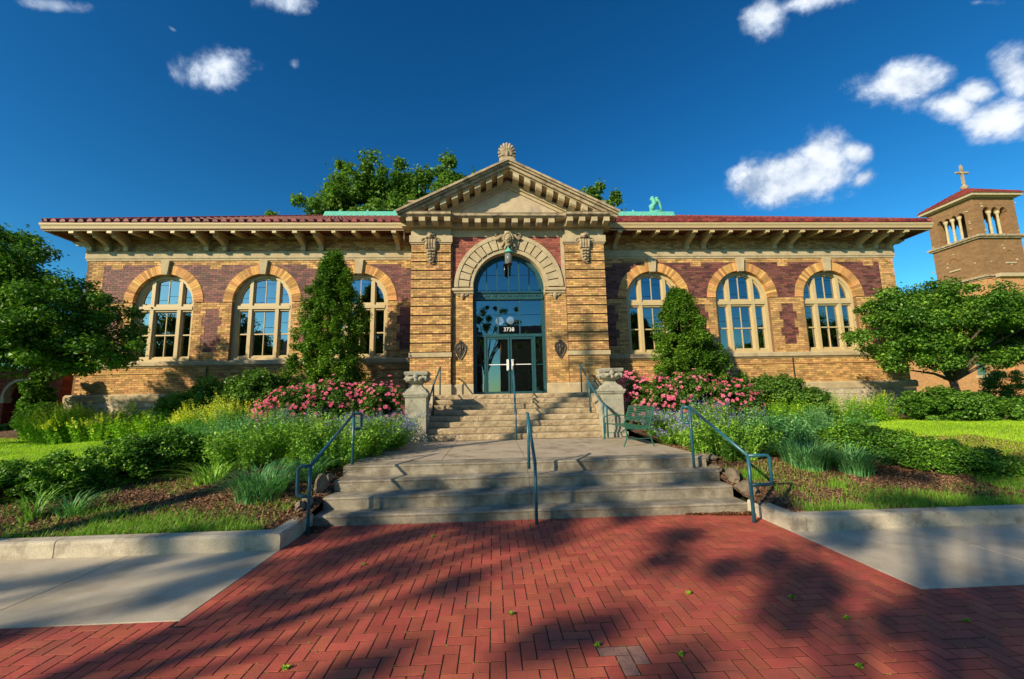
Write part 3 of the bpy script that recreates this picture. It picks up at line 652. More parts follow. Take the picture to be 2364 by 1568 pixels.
# ------------------------------------------------------------------ bench
bt = thing('garden_bench', 'green metal slatted bench beside the right pedestal, facing the upper steps', 'bench', (3.1, 9.9, .657))
bm = MT['benchgreen']; BY0, BY1 = 9.06, 10.75
for y in (BY0, BY1):
    b = MB()
    b.tube(rnded([(2.76, y, .657), (2.84, y, .85), (2.83, y, 1.06)], .06), .014, 6); b.build('leg', bm, bt)
    b = MB(); b.tube(rnded([(3.42, y, .657), (3.34, y, .9), (3.33, y, 1.06), (3.40, y, 1.28), (3.46, y, 1.47)], .08), .014, 6); b.build('leg', bm, bt)
    b = MB(); b.tube(rnded([(2.83, y, 1.05), (2.78, y, 1.15), (2.84, y, 1.25), (3.10, y, 1.28), (3.36, y, 1.24)], .06), .014, 6); b.build('armrest', bm, bt)
    b = MB(); b.tube([(2.84, y, 1.05), (3.05, y, 1.03), (3.33, y, 1.04)], .012, 6); b.tube([(2.85, y, .82), (3.34, y, .83)], .008, 6); b.build('side_rail', bm, bt)
for k in range(9):
    x = 2.85 + k * .058; b = MB(); b.box(x, x + .036, BY0, BY1, 1.055 - .018 * sin(k / 8 * pi), 1.068 - .018 * sin(k / 8 * pi)); b.build('seat_slat', bm, bt)
for k in range(8):
    z = 1.14 + k * .043; x = 3.36 + (z - 1.1) * .26; b = MB(); b.box(x - .006, x + .006, BY0, BY1, z, z + .026); b.build('back_slat', bm, bt)
b = MB(); b.tube([(3.46, BY0, 1.48), (3.465, 9.9, 1.495), (3.46, BY1, 1.48)], .014, 6); b.build('top_rail', bm, bt)

# ------------------------------------------------------------------ library building
BX = 0.60; YW = 14.80; YP = 13.80; YI = 13.93        # wing wall, portal pilasters, portal inner wall
HW = 14.70; WC = [5.33, 8.67, 12.02]; WR = 1.02; RO = 1.34; SPR = 5.28; SILL = 3.22
lib = thing('library_building', 'long one-storey buff brick library with arched windows and a pedimented stone entrance', 'library', (BX, YW, 1.0))
lib['group'] = 'buildings in view'
winc = sorted([BX - w for w in WC] + [BX + w for w in WC])
mids = [BX + s * m for s in (-1, 1) for m in (3.655, 7.0, 10.345, 13.695)]
BH = 0.075; BL = 0.215
faces = {'buff': MB(), 'purple': MB(), 'redp': MB()}
back = MB()
def colour_at(x, z):
    for m_ in mids:
        d = abs(x - m_); edge = abs(m_ - BX) > 13
        wide = (4.45 < z < 4.76) or (3.80 < z < 4.10)
        if 3.52 < z < 5.02 and d < (.325 if wide else .215): return 'purple'
        if z > 6.50 and d < .20 and z < 6.7: return 'buff'
    if 5.26 < z < 6.62 and abs(x - BX) < 14.12: return 'purple'
    return 'buff'
def row_intervals(x0, x1, zc, opens):
    iv = [(x0, x1, False, False)]
    for (cx, hw, zb, spr, ro) in opens:
        if zc < zb: continue
        if zc <= spr: w = hw
        elif zc < spr + ro: w = sqrt(ro * ro - (zc - spr) ** 2)
        else: continue
        new = []
        for (a, c, fa, fc) in iv:
            if cx + w <= a or cx - w >= c: new.append((a, c, fa, fc)); continue
            if cx - w > a: new.append((a, cx - w, fa, True))
            if cx + w < c: new.append((cx + w, c, True, fc))
        iv = new
    return iv
pieces = {'buff': [], 'purple': [], 'redp': []}
def brickwall(x0, x1, z0, z1, yf, opens, colf, deep=.26, mort=None, offset=0, parts=None):
    nr = int(round((z1 - z0) / BH)); bh = (z1 - z0) / nr
    for r in range(nr):
        za = z0 + r * bh; zc = za + bh / 2
        for (a, c, fa, fc) in row_intervals(x0, x1, zc, opens):
            back.box(a, c, yf + .008, yf + .32, za, za + bh)
            s = BX - 60 * BL + (BL / 2 if (r + offset) % 2 else 0)
            k0 = int((a - s) / BL)
            x = s + k0 * BL
            while x < c:
                # split at colour changes
                segs = []
                xa, xb = max(x, a), min(x + BL, c)
                if xb - xa > .02:
                    cA, cB = colf(xa + .01, zc), colf(xb - .01, zc)
                    if cA == cB: segs = [(xa, xb, cA)]
                    else:
                        lo, hi = xa + .01, xb - .01
                        for _ in range(8):
                            m_ = (lo + hi) / 2
                            if colf(m_, zc) == cA: lo = m_
                            else: hi = m_
                        segs = [(xa, lo, cA), (lo, xb, cB)]
                for (p, q, cc) in segs:
                    if q - p < .025: continue
                    jut = rnd.uniform(-.003, .003)
                    d = deep if ((fa and p - a < .01) or (fc and c - q < .01)) else .012
                    box = (p + .005, q - .005, yf + jut, yf + d, za + .005, za + bh - .005)
                    if parts is not None and abs((q - p) - BL) < .002 and d < .1 and len(parts) < 290 and rnd.random() < .8: parts.append(box + (cc,))
                    else: faces[cc].box(*box, back=False)
                x += BL
opens = [(cx, WR, SILL, SPR, RO - .03) for cx in winc]
wl0, wr1 = BX - HW, BX + HW
PX0, PX1 = BX - 3.31, BX + 3.29      # portal sides
# wings above the sill band, apron below it, frieze
for (a, c) in ((wl0, PX0), (PX1, wr1)):
    brickwall(a, c, 3.22, 6.77, YW, opens, colour_at)
    brickwall(a, c, 2.13, 3.00, YW, [], lambda x, z: 'buff', offset=1)
    brickwall(a, c, 7.09, 7.62, YW, [], lambda x, z: 'buff')
    # recessed apron panels below the windows: a raised course
for (a, c) in ((wl0, PX0), (PX1, wr1)):
    m_ = [x for x in mids if a - .2 < x < c + .2]
# stone bands
def band(name, x0, x1, prof, m='lime', cuts=2.3, par=None):
    n = max(1, int(round((x1 - x0) / cuts)))
    for k in range(n):
        b = MB(); b.prism(prof, x0 + (x1 - x0) * k / n + .0025, x0 + (x1 - x0) * (k + 1) / n - .0025, 'x'); b.build(name, MT[m], par or lib)
for (a, c, ea, ec) in ((wl0 - .06, PX0, 1, 0), (PX1, wr1 + .06, 0, 1)):
    band('string_course', a, c, [(YW + .3, 6.845), (YW - .045, 6.845), (YW - .055, 6.87), (YW - .055, 7.06), (YW - .07, 7.07), (YW - .07, 7.09), (YW + .3, 7.09)])
    band('string_fillet', a + .03, c, [(YW + .3, 6.77), (YW - .02, 6.77), (YW - .03, 6.79), (YW - .03, 6.842), (YW + .3, 6.842)])
    band('sill_course', a, c, [(YW + .3, 3.0), (YW - .02, 3.0), (YW - .045, 3.04), (YW - .09, 3.07), (YW - .09, 3.19), (YW - .07, 3.215), (YW + .3, 3.222)])
    band('apron_fillet', a + .05, c, [(YW + .005, 2.80), (YW - .03, 2.80), (YW - .03, 2.835), (YW + .005, 2.845)], 'buff', 3.3)
    band('water_table', a - (.08 if ea else 0), c + (.08 if ec else 0), [(YW + .3, 1.88), (YW - .12, 1.88), (YW - .12, 2.07), (YW - .05, 2.13), (YW + .3, 2.132)])
    # rough-faced base stones, row by row
    z = 0.75
    while z < 1.87:
        h = min(.155, 1.877 - z)
        if h < .03: break
        x = a - .05
        while x < c:
            w = rnd.uniform(.32, .75); x1 = min(x + w, c + .02)
            b = MB(); b.box(x + .004, x1 - .004, YW - .10 - rnd.uniform(0, .02), YW + .2, z + .004, z + h - .004)
            b.v = [(vx, vy, vz) for vx, vy, vz in b.v]
            if z > 1.2 and x1 - x > .1: b.build('base_stone', MT['rough'], lib)
            x = x1
        z += h
for (a, c) in ((wl0, PX0), (PX1, wr1)): b = MB(); b.box(a, c, YW - .08, YW + .3, .5, 1.21); b.build('foundation', MT['rough'], lib)
# brick arches and keystones round the six windows
for cx in winc:
    n = 42
    for k in range(n):
        a0 = pi * k / n; a1 = pi * (k + 1) / n; am = (a0 + a1) / 2
        if abs(am - pi / 2) < .075: continue
        g = .005 / WR; j = rnd.uniform(-.004, .003)
        b = MB(); b.ringseg(cx, SPR, WR, RO + rnd.uniform(-.008, .008), a0 + g * .6, a1 - g * .6, YW - .014 + j, YW + .27, 1)
        b.build('arch_brick', MT['buffarch'], lib)
    b = MB(); b.prism([(cx - .10, SPR + WR - .045), (cx + .10, SPR + WR - .045), (cx + .15, 6.768), (cx - .15, 6.768)], YW - .10, YW + .28, 'y'); b.build('keystone', MT['lime'], lib)
# arch backing so that no gaps show between ring bricks
for cx in winc: back.ringseg(cx, SPR, WR + .012, RO - .02, 0, pi, YW + .0, YW + .25, 24)

# ---------------- windows
def arc_poly(cx, a, c, r, spr, z0, n=8):
    """pane between u=a..c under an arc of radius r; z0 bottom"""
    pts = [(cx + a, z0), (cx + c, z0)]
    for k in range(n + 1):
        u = c + (a - c) * k / n; uu = min(abs(u), r - 1e-4); pts.append((cx + u, spr + sqrt(r * r - uu * uu)))
    return pts
for wi, cx in enumerate(winc):
    YF = YW + .14
    b = MB()
    # outer frame: arch and jambs (two steps)
    b.ringseg(cx, SPR, .90, WR, 0, pi, YF, YF + .14, 28); b.ringseg(cx, SPR, .845, .91, 0, pi, YF + .05, YF + .15, 28)
    for s in (-1, 1):
        for (u0, u1, dy) in ((.90, WR, 0), (.85, .905, .05)):
            a, c = sorted((cx + s * u0, cx + s * u1)); b.box(a, c, YF + dy, YF + .14 + dy * .2, SILL, SPR)
        a, c = sorted((cx + s * .37, cx + s * .55)); top = SPR + sqrt(.9 ** 2 - .46 ** 2)
        b.box(a + .03, c - .03, YF - .01, YF + .13, SILL, top); b.box(a, c, YF + .05, YF + .16, SILL, top)
    b.box(cx - .9, cx + .9, YF - .02, YF + .15, 5.04, 5.16); b.box(cx - .88, cx + .88, YF + .03, YF + .152, 4.98, 5.25)
    b.box(cx - WR, cx + WR, YF - .02, YF + .15, SILL, 3.30); b.box(cx - .9, cx + .9, YF + .04, YF + .15, 3.30, 3.37)
    win = b.build('window', MT['cream'], lib)
    bars = [(-.012, .012, 5.25, SPR + .85), (-.012, .012, 3.37, 4.98)]
    for (u0, u1, z0, z1) in bars: b = MB(); b.box(cx + u0, cx + u1, YF + .08, YF + .12, z0, z1); b.build('glazing_bar', MT['cream'], win)
    for (u0, u1) in ((-.85, -.55), (-.37, .37), (.55, .85)):
        b = MB(); b.box(cx + u0, cx + u1, YF + .07, YF + .13, 4.13, 4.175); b.build('meeting_rail', MT['cream'], win)
        for zz0, zz1 in ((3.37, 3.40), (4.95, 4.98)):
            b = MB(); b.box(cx + u0, cx + u1, YF + .075, YF + .128, zz0, zz1); b.build('sash_rail', MT['cream'], win)
    def pane(poly, y, tilt):
        b = MB(); n = len(poly); zc = sum(p[1] for p in poly) / n; xc = sum(p[0] for p in poly) / n
        def q(p, d): return (p[0], y + d + (p[1] - zc) * tilt[0] + (p[0] - xc) * tilt[1], p[1])
        b.add([q(p, 0) for p in poly], [tuple(range(n))]); b.build('pane', MT['glass'], win)
    def rt(): return (rnd.uniform(-.012, .012), rnd.uniform(-.012, .012))
    YG = YF + .10
    for (a, c) in ((-.85, -.55), (-.37, -.012), (.012, .37), (.55, .85)):
        if abs(a) > .5 or abs(c) > .5: pane(arc_poly(cx, a, c, .855, SPR, 5.25), YG, rt())
        else: pane(arc_poly(cx, a, c, .855, SPR, 5.25), YG, rt())
        pane([(cx + a, 4.175), (cx + c, 4.175), (cx + c, 4.96), (cx + a, 4.96)], YG, rt())
        pane([(cx + a, 3.39), (cx + c, 3.39), (cx + c, 4.13), (cx + a, 4.13)], YG + .02, rt())
    b = MB()    # half drawn blind and a reading-room shelf behind the glass
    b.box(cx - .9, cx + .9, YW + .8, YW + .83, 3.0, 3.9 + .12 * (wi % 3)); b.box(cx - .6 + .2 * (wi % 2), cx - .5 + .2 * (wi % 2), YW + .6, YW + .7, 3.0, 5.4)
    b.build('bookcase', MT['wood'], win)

# ---------------- portal
# pilasters of banded brick
bparts = []
for s in (-1, 1):
    xa, xb = (PX0, PX0 + 1.33) if s < 0 else (PX1 - 1.36, PX1)
    z = 3.27; n = 12; hb = (6.98 - 3.27) / n
    for k in range(n):
        brickwall(xa, xb, z + .03, z + hb - .012, YP, [], lambda x, zz: 'buff', offset=k, parts=bparts)
        back.box(xa + .02, xb - .02, YP + .04, YP + .4, z - .014, z + .032)
        z += hb
    brickwall(xa, xb, 2.23, 3.11, YP, [], lambda x, z: 'buff', parts=bparts)
    b = MB(); b.prism([(YP + .3, 3.11), (YP - .03, 3.11), (YP - .05, 3.13), (YP - .05, 3.25), (YP - .03, 3.27), (YP + .3, 3.27)], xa - .03, xb + .03, 'x'); b.build('pilaster_belt', MT['lime'], lib)
    b = MB(); b.prism([(YP + .3, 1.885), (YP - .05, 1.885), (YP - .05, 2.17), (YP - .01, 2.225), (YP + .3, 2.228)], xa - .02, xb + .02, 'x'); b.build('plinth_stone', MT['lime'], lib)
    # capital
    b = MB(); b.box(xa - .03, xb + .03, YP - .03, YP + .3, 6.985, 7.02); b.box(xa - .06, xb + .06, YP - .06, YP + .3, 7.035, 7.28); b.box(xa - .01, xb + .01, YP - .015, YP + .3, 7.28, 7.56)
    b.build('capital', MT['lime'], lib)
    # side return of the portal
    b = MB()
    if s < 0: b.box(xa + .004, xa + .3, YP + .33, YW + .1, 1.0, 7.6)
    else: b.box(xb - .3, xb - .004, YP + .33, YW + .1, 1.0, 7.6)
    b.build('portal_side_wall', MT['buff'], lib)
AC = 5.50
IX0, IX1 = PX0 + 1.33, PX1 - 1.36
popen = [(BX - .015, 1.235, 1.8, AC, 1.83)]
def pcol(x, z): return 'redp' if z > 5.45 and (AC + 1.9 > z) and (x - BX) ** 2 + (z - AC) ** 2 > 1.5 and 5.47 < z else 'buff'
PC = BX - .015
brickwall(IX0, IX1, 2.23, 5.27, YI, popen, lambda x, z: 'buff')
brickwall(IX0, IX1, 5.47, 7.28, YI, popen, lambda x, z: 'redp')
for s in (-1, 1):
    a, c = (IX0, PC - 1.235) if s < 0 else (PC + 1.235, IX1)
    b = MB(); b.prism([(YI + .3, 1.885), (YI - .03, 1.885), (YI - .03, 2.19), (YI - .005, 2.228), (YI + .3, 2.229)], a, c, 'x'); b.build('plinth_stone', MT['lime'], lib)
    # impost block with a little carved boss below
    a2, c2 = (IX0 + .02, PC - 1.215) if s < 0 else (PC + 1.215, IX1 - .02)
    b = MB(); b.prism([(YI + .35, 5.272), (YI - .03, 5.272), (YI - .05, 5.30), (YI - .05, 5.34), (YI - .10, 5.37), (YI - .10, 5.44), (YI - .06, 5.47), (YI + .35, 5.47)], a2, c2, 'x'); b.build('impost', MT['lime'], lib)
    xm = (a2 + c2) / 2; b = MB(); b.ell((xm, YI - .03, 5.20), (.085, .05, .08), 10, 6)
    for q in (-1, 1): b.ell((xm + q * .12, YI - .02, 5.215), (.055, .04, .04), 8, 5); b.ell((xm + q * .17, YI - .02, 5.24), (.03, .03, .03), 8, 5)
    b.ell((xm, YI - .03, 5.11), (.04, .035, .04), 8, 5); b.build('impost_boss', MT['limedark'], lib, smooth=True)
    # thin stone edge strips beside the pilasters
    e0, e1 = (IX0 + .003, IX0 + .055) if s < 0 else (IX1 - .13, IX1 - .003)
    b = MB(); b.box(e0, e1, YI - .02, YI + .05, 5.475, 7.28); b.build('corner_strip', MT['lime'], lib)
# arch: inner soffit ring, voussoirs, outer hood mould
for k in range(20):
    b = MB(); b.ringseg(PC, AC, 1.225, 1.355, pi * k / 20 + .001, pi * (k + 1) / 20 - .001, YI - .015, YI + .34, 2)
    if k % 4 == 0: pass
    b.build('intrados_stone', MT['lime'], lib)
nv = 19
for k in range(nv):
    a0 = pi * k / nv + .012; a1 = pi * (k + 1) / nv - .012
    b = MB(); b.ringseg(PC, AC, 1.36, 1.72, a0, a1, YI - .055 + rnd.uniform(-.005, .005), YI + .1, 2); b.build('voussoir', MT['lime'], lib)
for k in range(10):
    b = MB(); b.ringseg(PC, AC, 1.725, 1.86, pi * k / 10 + .0015, pi * (k + 1) / 10 - .0015, YI - .075, YI + .1, 4); b.build('hood_stone', MT['lime'], lib)
back.ringseg(PC, AC, 1.24, 1.80, 0, pi, YI + .005, YI + .28, 24)
# carved keystone: head, hair, scrolled wings
t = lib
b = MB(); kx, ky, kz = PC, YI - .12, 7.12
b.prism([(kx - .15, 6.72), (kx + .15, 6.72), (kx + .2, 7.3), (kx - .2, 7.3)], YI - .12, YI + .1, 'y')
b.ell((kx, ky - .08, kz + .02), (.125, .12, .17), 12, 8); b.ell((kx, ky - .19, kz + .0), (.028, .05, .05), 6, 5)
for s in (-1, 1):
    b.ell((kx + s * .05, ky - .175, kz + .05), (.025, .02, .018), 6, 4)
    b.ell((kx + s * .055, ky - .17, kz - .03), (.04, .035, .04), 7, 5)
    for q in range(7):
        a = pi * .5 + s * (q * .42 + .1); b.ell((kx + .15 * cos(a) * 1.0, ky - .05, kz + .05 + .19 * sin(a)), (.055, .07, .055), 8, 5)
    for q in range(6):
        u = .17 + q * .045; b.ell((kx + s * u, ky + .02, kz + .10 + .05 * sin(q * 1.1)), (.05, .07, .10 - q * .008), 7, 5, rot=s * .5)
    for q in range(12):
        a = q * .55; r = .10 * (1 - q * .055); b.ell((kx + s * (.34 + r * cos(a)), ky + .03, kz + .16 + r * sin(a)), (.03, .05, .03), 6, 4)
    b.ell((kx + s * .2, ky, kz - .17), (.05, .06, .10), 7, 5, rot=s * .6); b.ell((kx + s * .10, ky, kz - .26), (.045, .07, .07), 7, 5)
b.ell((kx, ky - .17, kz - .09), (.05, .02, .014), 8, 4); b.ell((kx, ky - .06, kz - .2), (.10, .09, .06), 9, 5)
b.ell((kx, ky - .03, kz + .27), (.15, .1, .06), 10, 5); b.ell((kx, ky - .02, kz - .36), (.06, .06, .06), 8, 5)
b.build('carved_keystone', MT['limedark'], lib, smooth=True)
# cartouches on the two pilasters
for s in (-1, 1):
    cx = (PX0 + .66) if s < 0 else (PX1 - .68)
    y = YP - .06; b = MB()
    b.prism([(cx - .19, 7.13), (cx + .19, 7.13), (cx + .2, 6.93), (cx + .15, 6.78), (cx + .13, 6.5), (cx + .07, 6.38), (cx - .07, 6.38), (cx - .13, 6.5), (cx - .15, 6.78), (cx - .2, 6.93)], y - .01, YP + .02, 'y')
    for q in range(4): b.tube([(cx - .135 + q * .09, y - .015, 6.83), (cx - .135 + q * .09, y - .05, 6.98), (cx - .13 + q * .087, y - .03, 7.12)], .042, 7)
    b.ell((cx, y - .05, 7.24), (.115, .09, .10), 10, 7); b.ell((cx, y - .13, 7.24), (.045, .04, .045), 8, 5)
    for e in (-1, 1):
        for q in range(10):
            a = q * .6; r = .085 * (1 - q * .07); b.ell((cx + e * (.21 + r * cos(a)), y - .0, 7.10 + r * sin(a)), (.028, .05, .028), 6, 4)
        for q in range(5): b.ell((cx + e * (.05 + .03 * q), y - .03, 7.36 - .018 * q * q), (.035, .05, .035), 6, 4)
        for zz in (6.74, 6.62, 6.52): b.ell((cx + e * .075, y - .02, zz), (.05, .05, .045), 7, 5)
        b.ell((cx + e * .16, y - .0, 6.84), (.03, .05, .05), 6, 4)
    for zz, r in ((6.74, .05), (6.63, .055), (6.53, .05), (6.43, .06)): b.ell((cx, y - .045, zz), (r, .05, r * .8), 8, 5)
    b.tube([(cx + .10 * cos(a), y - .03, 6.40 + .07 * sin(a)) for a in [pi + pi * q / 8 for q in range(9)]], .022, 6)
    b.build('carved_cartouche', MT['limedark'], lib, smooth=False)
# entablature above arch and under pediment
b = MB(); b.prism([(YI + .4, 7.285), (YI - .02, 7.285), (YI - .02, 7.33), (YI - .035, 7.34), (YI - .035, 7.56), (YI + .4, 7.56)], IX0 + .014, IX1 - .014, 'x'); b.build('frieze', MT['lime'], lib)
HX = 3.67; YC = 13.20
def profblock(nm, x0, x1, yf, zz, m):
    b = MB(); b.prism([(YP + .4, zz), (yf + .08, zz), (yf + .06, zz + .03), (yf + .015, zz + .05), (yf, zz + .07), (yf, zz + .13), (yf - .02, zz + .15), (YP + .4, zz + .15)], x0, x1, 'x'); b.build(nm, MT[m], lib)
xs_ = [BX - HX, BX - 1.92, BX - .6, BX + .7, BX + 1.90, BX + HX - .03]
for q, (a, c) in enumerate(zip(xs_[:-1], xs_[1:])):
    yf = YC if q in (0, 4) else YC + .13
    profblock('cornice_stone', a + .002, c - .002, yf, 7.745, 'limedark')
    b = MB(); b.box(a + (.06 if q == 0 else 0), c - (.06 if q == 4 else 0), yf + .42, YP + .39, 7.56, 7.742); b.build('bed_mould', MT['lime'], lib)
for s in (-1, 1):
    for q in range(4):
        x = BX + s * (1.98 + q * .415 + .07); y = YC
        b = MB(); b.prism([(y + .45, 7.56), (y + .38, 7.545), (y + .14, 7.565), (y + .09, 7.60), (y + .085, 7.74), (y + .45, 7.74)], x - .10, x + .10, 'x'); b.build('modillion', MT['lime'], lib)
for q in range(8):
    x = BX - 1.46 + q * .415; y = YC + .13
    b = MB(); b.prism([(y + .45, 7.56), (y + .38, 7.545), (y + .14, 7.565), (y + .09, 7.60), (y + .085, 7.74), (y + .45, 7.74)], x - .10, x + .10, 'x'); b.build('modillion', MT['lime'], lib)
# tympanum and raking cornice
SL = .5; TX = 3.72; APX = 9.74
b = MB(); b.prism([(BX - 3.3, 7.9), (BX + 3.3, 7.9), (BX, 9.52)], YP + .10, YP + .5, 'y'); b.build('tympanum', MT['tymp'], lib)
LEN = sqrt(TX ** 2 + (APX - 7.88) ** 2); ca, sa = TX / LEN, (APX - 7.88) / LEN
def rake(s, prof_w, u0, u1, y0, y1, nm, m):
    """slab along the rake: prof_w=(d0,d1) distances below the upper edge, u from the tip (0) to the apex (LEN)"""
    d0, d1 = prof_w
    def P(u, d, mitre=0):
        x = -TX + u * ca + d * sa; z = 7.88 + u * sa - d * ca
        return (x, z)
    pts = [P(u0, d0), P(u1, d0), P(u1, d1), P(u0, d1)]
    def cl(p):   # clip at the centre line
        return p
    out = []
    for (x, z) in pts:
        if x > 0: z = z - x * sa / ca; x = 0
        out.append((BX + (x if s < 0 else -x), z))
    b = MB(); b.prism(out if s < 0 else out[::-1], y0, y1, 'y'); b.build(nm, MT[m], lib)
for s in (-1, 1):
    n = 5
    for k in range(n):
        u0 = LEN * k / n + .003; u1 = (LEN + .3) if k == n - 1 else LEN * (k + 1) / n - .003
        rake(s, (0, .07), u0, u1, 13.08, 14.2, 'raking_stone', 'limedark')
        rake(s, (.072, .13), u0, u1, 13.14, 14.2, 'raking_stone', 'limedark')
        rake(s, (.132, .23), u0, u1, 13.22, 14.2, 'raking_stone', 'limedark')
    rake(s, (.232, .26), .3, LEN + .3, 13.30, 14.2, 'rake_fillet', 'lime')
    rake(s, (.40, .52), .9, LEN + .3, 13.78, 14.2, 'rake_bed_mould', 'lime')
    rake(s, (.52, .62), 1.15, LEN + .3, 13.85, 14.2, 'rake_bed_mould', 'lime')
    for q in range(8):
        u = .72 + q * .43; x = -TX + u * ca; z = 7.88 + u * sa
        x += .262 * sa; z -= .262 * ca
        if x > -.16: continue
        xx = BX + (x if s < 0 else -x); w = .10; sl = sa / ca * (1 if s < 0 else -1)
        zt = z; vs = []
        for (dx) in (-w, w):
            t0 = zt + dx * sl
            for (yy, dzz) in ((13.31, 0), (13.33, -.14), (13.40, -.19), (13.66, -.17), (13.80, -.21), (13.80, 0)): vs.append((xx + dx, yy, t0 + dzz))
        b = MB(); b.add(vs, [(0, 1, 2, 3, 4, 5), (11, 10, 9, 8, 7, 6)] + [(i, i + 6, (i + 1) % 6 + 6, (i + 1) % 6) for i in range(6)]); b.build('modillion', MT['lime'], lib)
# gable roof behind, corner blocks, acroterion
b = MB(); b.prism([(BX - 3.6, 7.86), (BX + 3.6, 7.86), (BX, 9.64)], 14.21, 18.4, 'y'); b.build('portal_roof', MT['tile'], lib)
for s in (-1, 1):
    b = MB(); x = BX + s * 3.12; b.box(x - .28, x + .28, 13.75, 14.35, 8.0, 8.46); b.box(x - .31, x + .31, 13.72, 14.38, 8.46, 8.53); b.build('corner_block', MT['limedark'], lib)
b = MB(); ax, ay, az = BX - .02, 13.5, 9.70
b.box(ax - .27, ax + .27, ay - .2, ay + .25, az - .1, az + .16); b.box(ax - .22, ax + .22, ay - .15, ay + .2, az + .16, az + .24)
b.ell((ax, ay, az + .42), (.24, .09, .30), 14, 8)
for q in range(11):
    a = -.35 + (pi + .7) * q / 10; b.tube([(ax, ay - .08, az + .24), (ax + .16 * cos(a), ay - .10, az + .40 + .17 * sin(a)), (ax + .27 * cos(a), ay - .06, az + .42 + .34 * sin(a))], [.02, .04, .045], 7)
    b.ell((ax + .27 * cos(a), ay - .05, az + .42 + .34 * sin(a)), (.05, .06, .05), 7, 5)
b.ell((ax, ay - .13, az + .36), (.06, .06, .12), 8, 6)
b.build('shell_acroterion', MT['limedark'], lib)

# flush the wall brickwork
FM = {'buff': 'buff', 'purple': 'purple', 'redp': 'redp'}
mesh_b = {}
for (x0, x1, y0, y1, z0, z1, cc) in bparts:
    key = (round(x1 - x0, 3), round(z1 - z0, 3))
    if key not in mesh_b:
        q = MB(); q.box(-(x1 - x0) / 2, (x1 - x0) / 2, 0, y1 - y0, 0, z1 - z0, back=False)
        me = bpy.data.meshes.new('brick'); me.from_pydata(q.v, [], q.f); me.materials.append(MT['buff']); mesh_b[key] = me
    o = link('brick', mesh_b[key], lib); o.location = Vector(((x0 + x1) / 2, y0, z0)) - lib.location
for cc, q in faces.items(): q.build('brick', MT[FM[cc]], lib, kind='stuff')
back.build('mortar', MT['mortar'], lib, kind='stuff')

# ---------------- eaves: soffit, rafter tails, consoles, gutter
def perim(name, prof, m, smooth=False):
    """profile (d outward from the wall line, z) run along the front of both wings and back along the ends"""
    par = lib
    for s in (-1, 1):
        xc = BX + s * HW; xe = PX0 - .0 if s < 0 else PX1 + .0
        yb = 26.8
        P = []
        for (d, z) in prof: P.append(((xe, YW - d, z), (xc + s * d, YW - d, z), (xc + s * d, yb, z)))
        vs = [p for row in P for p in row]; n = len(prof); fs = []
        for i in range(n):
            j = (i + 1) % n
            for k in (0, 1): fs.append((i * 3 + k, i * 3 + k + 1, j * 3 + k + 1, j * 3 + k))
        fs.append(tuple(i * 3 for i in range(n))); fs.append(tuple(i * 3 + 2 for i in range(n))[::-1])
        b = MB(); b.add(vs, fs); b.build(name, MT[m], par)
perim('soffit', [(-.1, 7.70), (.84, 7.60), (.84, 7.63), (-.1, 7.73)], 'soffit')
perim('gutter', [(.78, 7.56), (.80, 7.56), (.81, 7.60), (.83, 7.62), (.84, 7.66), (.845, 7.70), (.86, 7.73), (.875, 7.76), (.88, 7.81), (.86, 7.81), (.78, 7.77)], 'cream')
perim('wall_plate', [(-.02, 7.56), (.035, 7.56), (.05, 7.60), (.05, 7.68), (-.02, 7.69)], 'cream')
def tail(x, console):
    w = .065 if not console else .078
    b = MB()
    b.prism([(YW - .02, 7.69), (YW - .80, 7.60), (YW - .80, 7.485), (YW - .74, 7.475), (YW - .02, 7.56)], x - w, x + w, 'x')
    b.build('rafter_tail', MT['cream'], lib)
    if console:
        b = MB(); pr = [(YW - .62, 7.478)]
        for q in range(9):
            t = q / 8; pr.append((YW - .60 + .48 * t, 7.44 - .05 * sin(t * pi) - .20 * t ** 3 - (0.02 if q < 2 else 0)))
        pr += [(YW - .125, 7.13), (YW - .09, 7.10), (YW - .002, 7.10), (YW - .002, 7.555)]
        b.prism(pr, x - w * .95, x + w * .95, 'x'); b.build('console', MT['cream'], lib)
for s in (-1, 1):
    ms = [3.655, 7.0, 10.345, 13.695]
    for i, m_ in enumerate(ms):
        for e in (-.31, .31):
            if m_ + e > 3.6: tail(BX + s * (m_ + e), True)
        if i < 3:
            for k in (1, 2, 3): tail(BX + s * (m_ + .31 + .68 * k), False)
    tail(BX + s * 14.60, True)
    for k in range(6):      # tails along the two ends
        y = YW + .4 + k * .66; xw = BX + s * HW; b = MB()
        pr = [(xw, 7.69), (xw + s * .80, 7.60), (xw + s * .80, 7.485), (xw + s * .74, 7.475), (xw, 7.56)]
        b.prism(pr, y - .065, y + .065, 'y'); b.build('rafter_tail', MT['cream'], lib)
# corner bracket seen at the outer ends
for s in (-1, 1):
    xw = BX + s * HW; b = MB(); pr = [(xw + s * .62, 7.478)]
    for q in range(9):
        t = q / 8; pr.append((xw + s * (.60 - .48 * t), 7.44 - .05 * sin(t * pi) - .20 * t ** 3))
    pr += [(xw + s * .125, 7.13), (xw + s * .09, 7.10), (xw + s * .002, 7.10), (xw + s * .002, 7.555)]
    b.prism(pr, YW + .02, YW + .17, 'y'); b.build('console', MT['cream'], lib)
